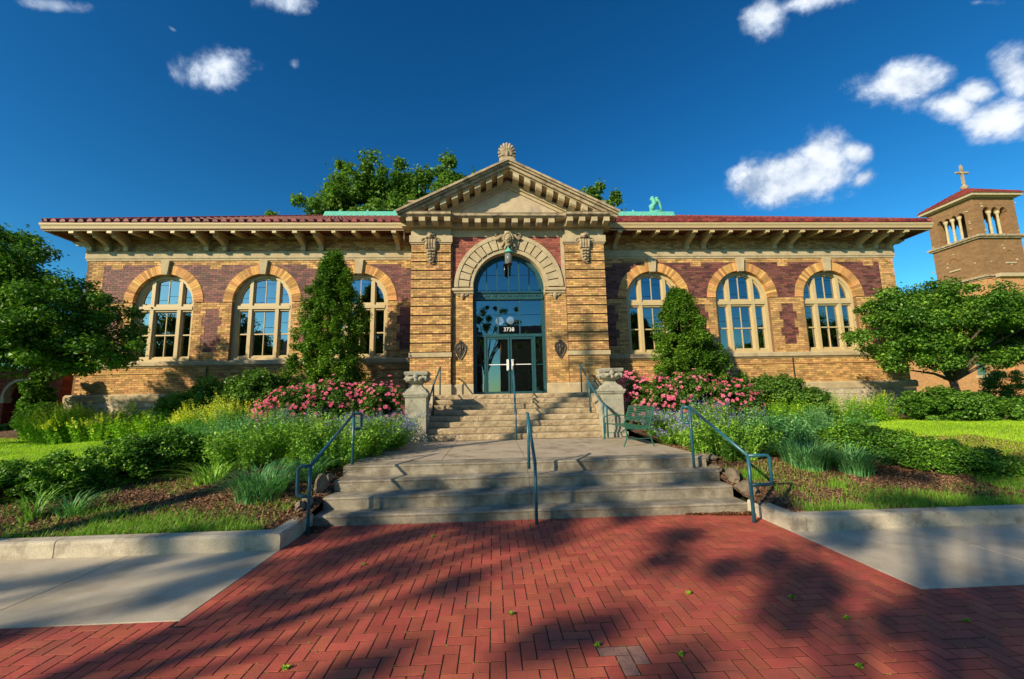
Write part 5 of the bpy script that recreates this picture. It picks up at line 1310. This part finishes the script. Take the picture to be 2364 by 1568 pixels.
tree('background_tree', 'tiny tree sprigs over the red tiles right of the copper ridge ornament', (20.5, 36, 0), [(19.6, 36, 17.0, .9, .8, .8), (22.0, 36, 17.2, 1.0, .8, .8)], 22, .35, 2600, .22, m='bgtree', trunk_r=.25, group='trees behind the library', fork=(20.5, 36, 13))
tree('pruned_tree', 'clipped rounded green shrub at the right edge beside the church wall', (19.3, 15.2, .9), [(19.3, 15.2, 1.6, .7, .7, 1.0)], 90, .2, 12000, .06, m='shrub', trunk_r=.05, cat='shrub', limbs=6)
tree('background_tree', 'leafy tree behind the red brick porch at the left edge, low against the sky', (-27, 24, 0), [(-27, 24, 3.4, 2.6, 2, 2.2), (-23.6, 24, 3.0, 2.0, 2, 1.9), (-31, 24, 3.2, 3, 2, 2.2), (-25, 24, 1.6, 4.5, 1.5, 1.2)], 220, .55, 42000, .16, m='bgtree', trunk_r=.25, group='trees behind the library', fork=(-27, 24, 2.0))
# trees across the pavement, behind the photographer, whose shade falls on the bricks
for (lab, x, y) in (('street tree behind the camera shading the left kerb', -16.0, -5.2), ('street tree behind the camera shading the left end of the steps', -11.0, -4.8),
                    ('street tree behind the camera shading the middle of the bricks', -5.8, -5.3), ('street tree behind the camera shading the right pavement', -.6, -5.0), ('street tree behind the camera farther along the pavement', 5.4, -6.2)):
    tree('street_tree', lab, (x, y, 0), [(x, y + .2, 7.6 if -12 < x < 1 else 6.7, 2.9, 1.8, 2.9 if -12 < x < 1 else 2.1)], (54 if -7 < x < 1 else 52 if x > -12 else 26) if x < 1 else 26, .25, 12500, .10, trunk_r=.15, group='street trees behind the camera', limbs=14, fork=(x, y, 3.4), squash=.9, loose=.35, power=.6)
tree('dense_tree', 'large tree left of the frame that shades the red brick porch', (-22.5, 11.2, .7), [(-22.3, 11.4, 5.2, 2.6, 2.4, 2.2), (-20.6, 12.4, 4.4, 1.8, 1.8, 1.9)], 240, .55, 60000, .11, trunk_r=.2, fork=(-22.5, 11.2, 2.6), limbs=18)
# utility pole with wires (its shadow crosses the steps)
up = thing('utility_pole', 'wooden utility pole behind the camera to the left with a transformer and wires', 'pole', (-10.7, 1.3, 0))
b = MB(); b.tube([(-10.7, 1.3, -.1), (-10.7, 1.3, 7), (-10.7, 1.3, 13.6)], [.17, .15, .11], 10); b.build('post', MT['pole'], up, smooth=True)
b = MB(); b.box(-12.0, -9.4, 1.22, 1.38, 12.9, 13.05); b.box(-11.6, -9.8, 1.22, 1.38, 11.9, 12.02); b.build('crossarm', MT['pole'], up)
b = MB(); b.lathe(-10.35, 1.15, [(.05, 10.3), (.24, 10.32), (.24, 11.2), (.1, 11.3)], 14); b.build('transformer', MT['steel'], up)
for (y, z) in ((1.1, 10.0), (1.3, 8.9), (1.5, 7.2)):
    b = MB(); b.tube([(-45 + 9 * k, y, z - .55 * sin(pi * (k % 5) / 5) if False else z - .03 * ((k - 5) ** 2 % 7)) for k in range(11)], .014, 5); b.build('wire', MT['bronze'], up)

# houses across the street, behind the camera: the glass doors and windows mirror them
for hi, (x0, x1, y, h, lab) in enumerate(((-27, -15, -24, 8.5, 'two-storey brick house across the street, the one mirrored in the left windows'), (-12, -1.5, -25, 7.5, 'gabled brick house across the street, mirrored left of the door handles'),
                          (1, 12, -24, 9.0, 'taller brick shop across the street, mirrored right of the door handles'), (15, 29, -25, 8.0, 'wide brick house across the street, mirrored in the right windows'))):
    t_ = thing('brick_house', lab, 'house', ((x0 + x1) / 2, y, 0), 'houses across the street')
    b = MB(); b.box(x0, x1, y - 8, y, -.1, h); b.build('wall', MT['redwall'] if hi % 2 else MT['churchlow'], t_)
    b = MB(); b.prism([(y - 8.4, h + .01), (y + .4, h + .01), (y - 4, h + 2.6)], x0 - .3, x1 + .3, 'x'); b.build('roof', MT['asphalt'], t_)
    for k in range(4):
        for z in (1.1, 4.6):
            xx = x0 + (x1 - x0) * (k + .5) / 4; b = MB(); b.box(xx - .7, xx + .7, y - .03, y + .08, z, z + 2.0); w_ = b.build('window_frame', MT['cream'], t_); b = MB(); b.box(xx - .58, xx + .58, y + .081, y + .09, z + .12, z + 1.88); b.build('pane', MT['glass'], w_)

# shrubs --------------------------------------------------------
def shrub(name, label, cat, ells, nclump, crad, nleaf, leaf, m, flowers=None, squash=.75, fl_top=.0, parts=None):
    x = np.mean([e[0] for e in ells]); y = np.mean([e[1] for e in ells]); z = float(terr(x, y))
    t_ = thing(name, label, cat, (x, y, z))
    C_ = crown_centers(ells, nclump, .6, .06); C_[:, 2] = np.maximum(C_[:, 2], terr(C_[:, 0], C_[:, 1]) + .05)
    P, d = clumps(C_, crad * (.6 + .8 * NR.random(nclump)), nleaf, squash, .5)
    npmesh('foliage', leafquads(P, leaf, outward=d * .4), 4, MT[m], t_)
    b = MB()
    for k in range(14):
        c = C_[rnd.randrange(nclump)]; bx, by = x + (c[0] - x) * .6, y + (c[1] - y) * .5; b.tube([(bx, by, float(terr(bx, by)) - .03), ((bx + c[0]) / 2, (by + c[1]) / 2, (z + c[2]) / 2 + .05), tuple(c)], [.016, .011, .005], 5)
    b.build('stem', MT['bark'], t_, kind='stuff')
    return t_, C_
shrub('green_shrub', 'rounded dull green shrub below the second arched window', 'shrub', [(-7.7, 12.6, 1.75, 1.25, .8, .75), (-6.8, 12.5, 1.9, .9, .7, .72), (-8.8, 12.6, 1.45, .8, .6, .6)], 300, .2, 60000, .075, 'shrub')
shrub('green_shrub', 'bushy mid green shrub right of the right-hand roses, against the wall', 'shrub', [(8.7, 12.7, 1.55, .8, .7, .75), (9.6, 12.6, 1.3, .7, .6, .55), (7.9, 12.9, 1.75, .6, .5, .6)], 240, .19, 46000, .072, 'shrub')
shrub('climbing_shrub', 'tall narrow leafy climber at the left corner of the library', 'shrub', [(-14.25, 13.9, 2.0, .32, .35, 1.2), (-13.7, 13.6, 1.35, .5, .4, .45)], 130, .18, 24000, .085, 'ivy')
shrub('green_shrub', 'broad bright green shrub at the foot of the forked tree', 'shrub', [(13.2, 12.0, 1.25, 1.1, .7, .55), (14.6, 12.0, 1.15, 1.0, .6, .42), (16.4, 12.4, 1.05, 1.0, .6, .38)], 230, .17, 46000, .075, 'ivy')
shrub('weigela_shrub', 'low dark shrub by the right edge of the lawn, behind it the church wall', 'shrub', [(17.8, 13.2, 1.1, .8, .5, .35)], 50, .15, 7000, .055, 'shrub')
shrub('ground_cover', 'low dark ivy patch along the foot of the red brick porch', 'ground cover', [(-16.6, 15.2, .95, 1.6, .5, .2), (-19, 15.2, .95, 1.6, .5, .2)], 60, .16, 8000, .07, 'ivy')
# roses
def flowermesh(m, r):
    b = MB(); n = 6
    for k in range(n):
        a = 2 * pi * k / n; a2 = a + .6
        b.add([(0, 0, 0), (r * cos(a), r * sin(a), r * .25), (r * 1.1 * cos((a + a2) / 2 + .15), r * 1.1 * sin((a + a2) / 2 + .15), r * .5), (r * cos(a2 + .3), r * sin(a2 + .3), r * .25)], [(0, 1, 2, 3)])
        b.add([(0, 0, r * .2), (r * .55 * cos(a), r * .55 * sin(a), r * .55), (r * .6 * cos(a + .5), r * .6 * sin(a + .5), r * .75), (r * .5 * cos(a + .9), r * .5 * sin(a + .9), r * .5)], [(0, 1, 2, 3)])
    me = bpy.data.meshes.new('blossom'); me.from_pydata(b.v, [], b.f); me.materials.append(MT[m]); return me
FM_ = [flowermesh('pink', .040), flowermesh('pink', .032), flowermesh('pink', .046)]
def rosebush(label, ells, nfl):
    t_, C_ = shrub('rose_bush', label, 'rose bush', ells, 380, .18, 70000, .06, 'rose')
    k = 0; E_ = np.array(ells)
    while k < nfl:
        e = E_[rnd.randrange(len(ells))]; d = rv(1)[0]
        if d[1] > .15: continue
        if d[2] < -.75: continue
        p = e[:3] + d * e[3:6] * rnd.uniform(.97, 1.12)
        if p[2] < terr(p[0], p[1]) + .15: continue
        # skip if inside another lobe
        if any((((p - q[:3]) / q[3:6]) ** 2).sum() < .75 for q in E_ if q is not e): continue
        # blossoms come in sprays
        for _ in range(rnd.choice([1, 1, 1, 2])):
            if k >= nfl: break
            o = link('blossom', rnd.choice(FM_), t_); o.location = Vector(p + NR.normal(size=3) * .06) - t_.location
            nrm = Vector((d[0] + rnd.uniform(-.3, .3), min(d[1], -.1) - .5 + rnd.uniform(-.3, .3), d[2] + .5)).normalized(); o.rotation_euler = nrm.to_track_quat('Z', 'Y').to_euler()
            s = rnd.uniform(.8, 1.3); o.scale = (s, s, s); k += 1
    extra = MB()
    for _ in range(260):
        e = E_[rnd.randrange(len(ells))]; d = rv(1)[0]; d[1] = -abs(d[1]) * .9
        if d[2] < -.5: continue
        p = e[:3] + d * e[3:6] * rnd.uniform(1.0, 1.12)
        src = rnd.choice(FM_); q = Vector((d[0], d[1] - .5, d[2] + .4)).normalized().to_track_quat('Z', 'Y'); o_ = len(extra.v)
        extra.v.extend([tuple(q @ v.co + Vector(p)) for v in src.vertices]); extra.f.extend([tuple(i + o_ for i in f.vertices) for f in src.polygons]); extra.mi.extend([0] * len(src.polygons))
    extra.build('blossom', MT['pink'], t_, kind='stuff')
rosebush('wide rose bush full of pink blossoms left of the left pedestal', [(-5.2, 11.6, 1.45, .85, .6, .72), (-4.2, 11.6, 1.52, .9, .6, .74), (-3.1, 11.7, 1.5, .75, .55, .70), (-5.8, 11.4, 1.25, .45, .5, .55)], 296)
rosebush('wide rose bush full of pink blossoms right of the right pedestal and the bench', [(4.6, 11.9, 1.58, .8, .55, .68), (5.6, 11.8, 1.55, .95, .6, .76), (6.7, 11.7, 1.45, .75, .6, .66), (4.15, 12.3, 1.95, .38, .35, .5)], 296)
# spiky perennials: stems with small leaves, some flower spikes on top
def perennial(name, label, cat, cx, cy, rx, ry, h, n, m='perennial', flower=None, ffrac=.5, leaf=.072, spikes=True, lean=.16, fl=.016, group=None):
    z = float(terr(cx, cy)); t_ = thing(name, label, cat, (cx, cy, z), group)
    nt = max(10, n // 26); ta = NR.random(nt) * 2 * pi; tr = np.sqrt(NR.random(nt)); ti = NR.integers(0, nt, n); tuft_h = (.78 + .44 * NR.random(nt))[ti]
    ux = tr[ti] * np.cos(ta[ti]) + NR.normal(size=n) * .075; uy = tr[ti] * np.sin(ta[ti]) + NR.normal(size=n) * .075
    a = np.arctan2(uy, ux); r = np.hypot(ux, uy); bx = cx + rx * ux; by = cy + ry * uy
    zz = np.maximum(terr(bx, by), np.where((bx > XL) & (bx < XR) & (by > 7.4), .66, 0)); edge = 1 - .35 * r ** 2.5
    hh = h * np.maximum(edge, .4) * (.85 + .22 * NR.random(n)) * tuft_h; ln = lean * (.3 + r) * hh / .4
    dx, dy = np.cos(a) * ln + NR.normal(size=n) * .03, np.sin(a) * ln + NR.normal(size=n) * .03
    L = []; K = 9
    for k in range(K):
        t = (k + .6 + NR.random(n) * .6) / K; t = np.minimum(t, 1.0)
        P = np.stack([bx + dx * t ** 1.5, by + dy * t ** 1.5, zz + hh * t], 1) + NR.normal(size=(n, 3)) * .014
        L.append(leafquads(P, leaf * (1.15 - .4 * k / K), up=.5, asp=.45))
    base = np.stack([bx, by, zz], 1)
    L.append(blades(base, hh, np.hypot(dx, dy), .006, .3, 2, np.arctan2(dy, dx)))
    npmesh('foliage', np.concatenate(L, 0), 4, MT[m], t_)
    if flower:
        sel = NR.random(n) < ffrac; ns = sel.sum(); Fv = []
        for k in range(12):
            t = .88 + .26 * k / 12
            P = np.stack([bx[sel] + dx[sel] * t, by[sel] + dy[sel] * t, zz[sel] + hh[sel] * t], 1) + NR.normal(size=(ns, 3)) * .011
            Fv.append(leafquads(P, fl, up=.3, asp=.8))
        npmesh('flower_spike', np.concatenate(Fv, 0), 4, MT[flower], t_, kind='stuff')
    return t_
perennial('catmint', 'purple flowering catmint spilling over the landing beside the left pedestal', 'catmint', -2.75, 10.2, .75, 1.0, 0.61, 1092, flower='lavender', ffrac=.95, m='perennial', lean=.34)
perennial('catmint', 'leafy green perennial clump around the top post of the left handrail', 'perennial', -3.05, 8.6, .75, .95, 0.79, 1207, lean=.25)
perennial('catmint', 'pale green catmint with a few purple spikes in front of the left roses', 'catmint', -4.6, 10.1, .95, .8, 0.70, 1035, flower='lavender', ffrac=.35, m='perennial')
perennial('perennial_clump', 'fresh green perennial clump in the middle of the left bed', 'perennial', -4.35, 8.3, .85, .75, 0.70, 1092)
perennial('perennial_clump', 'feathery blue green perennials behind the left bed, below the yellow flowers', 'perennial', -5.9, 9.9, 1.1, .8, 0.84, 1150, m='bluegrass', leaf=.045)
perennial('perennial_clump', 'grey green perennials beside the lawn strip at the left', 'perennial', -5.0, 8.9, .75, .6, 0.64, 804, m='bluegrass')
perennial('yellow_flowers', 'row of yellow flower spikes in front of the round shrub', 'flowers', -6.7, 11.5, 1.35, .55, 0.92, 1035, m='lime_leaf', flower='yellow', ffrac=.75, leaf=.05, fl=.026)
perennial('yellow_flowers', 'yellow green leafy perennials with yellow blooms by the first window', 'flowers', -10.9, 12.1, 1.35, .6, 0.80, 1150, m='lime_leaf', flower='yellow', ffrac=.35, leaf=.07, fl=.034)
perennial('leafy_plants', 'yellow green leafy plants between the yellow blooms, along the stone base', 'plants', -8.9, 11.9, 1.1, .5, 0.70, 804, m='lime_leaf', leaf=.07)
perennial('leafy_plants', 'green leafy plants at the left corner of the library', 'plants', -12.5, 12.7, .7, .45, 0.90, 690, m='lime_leaf', leaf=.08)
perennial('catmint', 'purple catmint below and behind the green bench', 'catmint', 4.15, 9.9, .42, .85, 0.54, 747, flower='lavender', ffrac=.95, lean=.34)
perennial('catmint', 'pale green catmint with purple tips right of the bench', 'catmint', 5.0, 9.4, .8, .9, 0.77, 1150, flower='lavender', ffrac=.35, m='perennial')
perennial('catmint', 'leafy green clump behind the top post of the right handrail', 'perennial', 4.5, 8.1, .7, .6, 0.59, 919, m='perennial')
perennial('perennial_clump', 'grey green perennial clump in the middle of the right bed', 'perennial', 5.6, 8.6, .75, .7, 0.70, 977, m='bluegrass')
perennial('perennial_clump', 'tall feathery grass clump at the edge of the right lawn', 'grass clump', 7.6, 9.6, .9, .6, 0.64, 804, m='bluegrass', leaf=.05)
perennial('leafy_plants', 'bright green leafy plants in front of the shrub right of the roses', 'plants', 7.6, 11.4, 1.1, .5, 0.70, 804, m='lime_leaf', leaf=.06)
perennial('leafy_plants', 'long row of yellow green plants along the base of the right wing', 'plants', 10.6, 12.6, 1.7, .6, 0.79, 1265, m='lime_leaf', flower='yellow', ffrac=.1, leaf=.06, fl=.02)
perennial('leafy_plants', 'low green plants at the far right edge of the lawn', 'plants', 17.2, 12.9, 1.4, .5, 0.51, 690, m='lime_leaf', leaf=.06)
# daylily clumps with arching blades
def daylily(label, cx, cy, r, h, n, w=.017, lean=.5, cat='daylily', m='bluegrass'):
    z = float(terr(cx, cy)); t_ = thing('daylily_clump', label, cat, (cx, cy, z))
    a = NR.random(n) * 2 * pi; q = np.sqrt(NR.random(n)) * r; bx, by = cx + q * np.cos(a), cy + q * np.sin(a)
    V = blades(np.stack([bx, by, terr(bx, by) - .01], 1), h, lean * (.5 + q / r * .6), w, .9, 6, a + NR.normal(size=n) * .5)
    npmesh('foliage', V, 4, MT[m], t_)
daylily('dark green daylily clump at the front of the left bed, beside the handrail loop', -3.5, 6.75, .34, .55, 420)
daylily('loose daylily clump at the left edge of the mulch slope', -4.6, 7.3, .22, .45, 150, m='perennial')
daylily('daylily clump between the leafy clump and the left handrail', -3.1, 7.35, .25, .5, 220)
daylily('small strappy plant growing on the left bank below the yew', -6.25, 6.25, .12, .55, 46, w=.022, lean=.42, m='perennial')
daylily('tuft of arching blades right of the small strappy plant', -5.85, 6.35, .14, .4, 90, m='bluegrass', lean=.45)
daylily('large dark green daylily clump in the middle of the right bed', 5.45, 7.35, .36, .62, 460, w=.02, lean=.62)
daylily('daylily clump in front of the right yew', 6.0, 7.0, .26, .6, 230, w=.02, lean=.55)
daylily('daylily clump behind the slope of the right handrail', 4.8, 7.9, .3, .6, 300, w=.018)
daylily('upright daylily clump behind the largest one on the right', 5.8, 8.2, .35, .65, 330, w=.018)
# yews
def yew(label, ells, nc, nl):
    t_, C_ = shrub('low_yew', label, 'yew', [(a, b, c + .08, d * 1.05, e * 1.15, f * 1.45) for a, b, c, d, e, f in ells], int(nc * 1.4), .13, int(nl * 1.5), .042, 'yew', squash=.6)
yew('dark green spreading yew on the left bank, the lower one at the left edge', [(-7.3, 6.95, .52, .6, .4, .22), (-6.6, 6.95, .56, .5, .38, .25), (-8.2, 6.9, .5, .8, .4, .2)], 260, 42000)
yew('dark green spreading yew on the left bank, the taller one next to the perennials', [(-6.1, 7.5, .74, .5, .42, .28), (-5.75, 7.95, .80, .55, .45, .28)], 260, 42000)
yew('dark green spreading yew on the right bank behind the daylilies', [(6.75, 7.75, .72, .55, .42, .22), (7.1, 7.3, .62, .5, .4, .2)], 240, 38000)
yew('dark green spreading yew on the right bank, the lower one at the lawn edge', [(7.5, 7.0, .50, .5, .36, .19), (8.05, 6.85, .42, .38, .34, .16)], 170, 26000)
# lawns and bank grass
def scatter(n, x0, x1, y0, y1, keep):
    X = x0 + (x1 - x0) * NR.random(n); Y = y0 + (y1 - y0) * NR.random(n); k = keep(X, Y); return X[k], Y[k]
def lawn(name, label, n, box, keep, h, w, m):
    X, Y = scatter(n, *box, keep); V = blades(np.stack([X, Y, terr(X, Y) - .003], 1), h, h * .6, w, .4, 2)
    o = npmesh(name, V, 4, MT[m]); o['kind'] = 'stuff'; o['label'] = label; return o
lawn('grass', 'sunlit mown lawn at the left', 95000, (-17, -5.2, 7.8, 12.8), lambda x, y: (y > 7.8 - .1 * (x + 6)) | (x < -9), .055, .007, 'grass')
lawn('grass', 'sunlit mown lawn at the right', 150000, (6.6, 20, 6.2, 13.2), lambda x, y: (y > np.maximum(6.2, 8.3 - (x - 6.8) * .95)), .055, .007, 'grass')
def pn(x, y, s=1.0):   # cheap patch noise
    return np.sin(x * 2.3 * s + 1.3 * np.sin(y * 3.1 * s)) + np.sin(y * 4.7 * s + 1.7 * np.sin(x * 1.9 * s)) + .7 * np.sin(x * 7.1 * s + y * 5.3 * s)
def kbank(side):
    def f(x, y):
        d = np.clip(1.25 - (y - 5.58) / (.85 if side < 0 else .75), 0, 1.2); out = (x < XL - .35) if side < 0 else (x > XR + .4)
        return out & (NR.random(len(x)) < d * np.clip(.7 + .4 * pn(x, y), .2, 1))
    return f
for side, lab in ((-1, 'patchy grass along the left kerb'), (1, 'patchy grass along the right kerb')):
    bx = (-12.5, XL - .2) if side < 0 else (XR + .2, 12.5)
    lawn('bank_grass', lab, 42000, (*bx, 5.60, 6.8), kbank(side), .10, .007, 'bankgrass')
    lawn('bank_grass', lab + ', thin blades on the mulch', 9000, (*bx, 6.3, 8.0), lambda x, y: pn(x, y, .8) > .5, .09, .007, 'bankgrass')
lawn('bank_grass', 'grass climbing the right bank below the lawn', 36000, (7.6, 17, 5.6, 6.7), lambda x, y: (pn(x, y) > -1.4), .09, .007, 'bankgrass')
lawn('bank_grass', 'grass on the left bank below the lawn edge', 22000, (-14, -7.6, 5.6, 7.8), lambda x, y: pn(x, y) > -1.2, .09, .007, 'bankgrass')
X, Y = scatter(1500, 4.3, 4.7, 6.4, 7.0, lambda x, y: (x - 4.5) ** 2 + (y - 6.7) ** 2 < .04)
for (lab, cx, cy, r, n) in (('bright grass tuft on the mulch beside the right handrail', 4.2, 6.9, .17, 420), ('single bright grass tuft in the middle of the right mulch slope', 5.25, 6.45, .10, 200)):
    a = NR.random(n) * 6.28; q = np.sqrt(NR.random(n)) * r; x_, y_ = cx + q * np.cos(a), cy + q * np.sin(a)
    o = npmesh('grass_tuft', blades(np.stack([x_, y_, terr(x_, y_)], 1), .13, .07, .007, .4, 2), 4, MT['bankgrass']); tag(o, lab, 'grass tuft')
# mulch chips
def chips(name, label, n, box, keep, size, m, flat=.5):
    X, Y = scatter(n, *box, keep); Z = terr(X, Y) + .004 + .008 * NR.random(len(X)); V = leafquads(np.stack([X, Y, Z], 1), size, up=flat, asp=.4, var=.6)
    o = npmesh(name, V, 4, MT[m]); o['kind'] = 'stuff'; o['label'] = label
chips('mulch_chips', 'wood mulch chips on the left bank', 42000, (-9, XL, 5.62, 9.2), lambda x, y: y > 5.6, .04, 'chip')
chips('mulch_chips', 'wood mulch chips on the right bank', 50000, (XR, 11, 5.62, 9.4), lambda x, y: y > 5.6, .04, 'chip')
n = 700; X = 3.72 - .95 * NR.random(n) ** 1.6; Y = 6.28 - .16 * NR.random(n) * (X - 2.7); V = leafquads(np.stack([X, Y, .006 + .02 * NR.random(n)], 1), .035, up=.8, asp=.6, var=.5)
o = npmesh('leaf_litter', V, 4, MT['litter']); o['kind'] = 'stuff'; o['label'] = 'dry brown leaves heaped in the corner by the right handrail'
n = 260; X = -2.55 + .25 * NR.random(n) ** 1.6; Y = 6.0 + .3 * NR.random(n); V = leafquads(np.stack([X, Y, .006 + .015 * NR.random(n)], 1), .03, up=.8, asp=.6, var=.5)
o = npmesh('leaf_litter', V, 4, MT['litter']); o['kind'] = 'stuff'; o['label'] = 'dry leaves and grit at the left end of the lowest step'
# moss and seedlings in the brick joints
def joint_pt(px, py):
    v = ray(px, py); t = -H / v[2]; return v[0] * t, v[1] * t
seeds = [(1955, 1430, 'lower right of the bricks'), (1985, 1542, 'bottom edge, right of the worn bricks'), (1380, 1492, 'just left of the bottom centre'), (1570, 1515, 'just right of the bottom centre'),
         (1830, 1382, 'middle right of the bricks'), (1590, 1372, 'centre right of the bricks'), (660, 1545, 'bottom left of the bricks'), (1180, 1420, 'centre of the bricks'), (840, 1305, 'upper left of the bricks'), (2232, 1437, 'right edge of the bricks'), (1000, 1240, 'near the left end of the steps')]
for (px, py, wh) in seeds:
    x_, y_ = joint_pt(px, py); n = 46; t_ = thing('weed_tuft', f"tiny green weed in a joint, {wh}", 'weed', (x_, y_, 0), 'weeds in the brick joints')
    a = NR.random(n) * 6.28; r = NR.random(n) * .025; P = np.stack([x_ + r * np.cos(a), y_ + r * .7 * np.sin(a), .004 + .018 * NR.random(n)], 1)
    npmesh('leaves', leafquads(P, .02, up=.9, asp=.5), 4, MT['lime_leaf'], t_)
mp = [((r[0] if k % 2 else r[1]) + rnd.uniform(-.004, .004), rnd.uniform(r[2], r[3])) for k, r in enumerate(rnd.sample(vis, 420))] + [(rnd.uniform(r[0], r[1]), r[2] + rnd.uniform(-.004, .004)) for r in rnd.sample(vis, 420)]
P = np.array([(x, y, -.002 + .004 * rnd.random()) for x, y in mp for _ in range(4)]); P[:, :2] += NR.normal(size=(len(P), 2)) * .004
o = npmesh('joint_moss', leafquads(P, .009, up=1.5, asp=.7, var=.6), 4, MT['bankgrass']); o['kind'] = 'stuff'; o['label'] = 'moss specks in the brick joints'
print('verts', sum(len(o.data.vertices) for o in SC.objects if o.type == 'MESH'), 'tris~', sum(len(o.data.polygons) for o in SC.objects if o.type == 'MESH') * 2, 'objs', len(SC.objects))
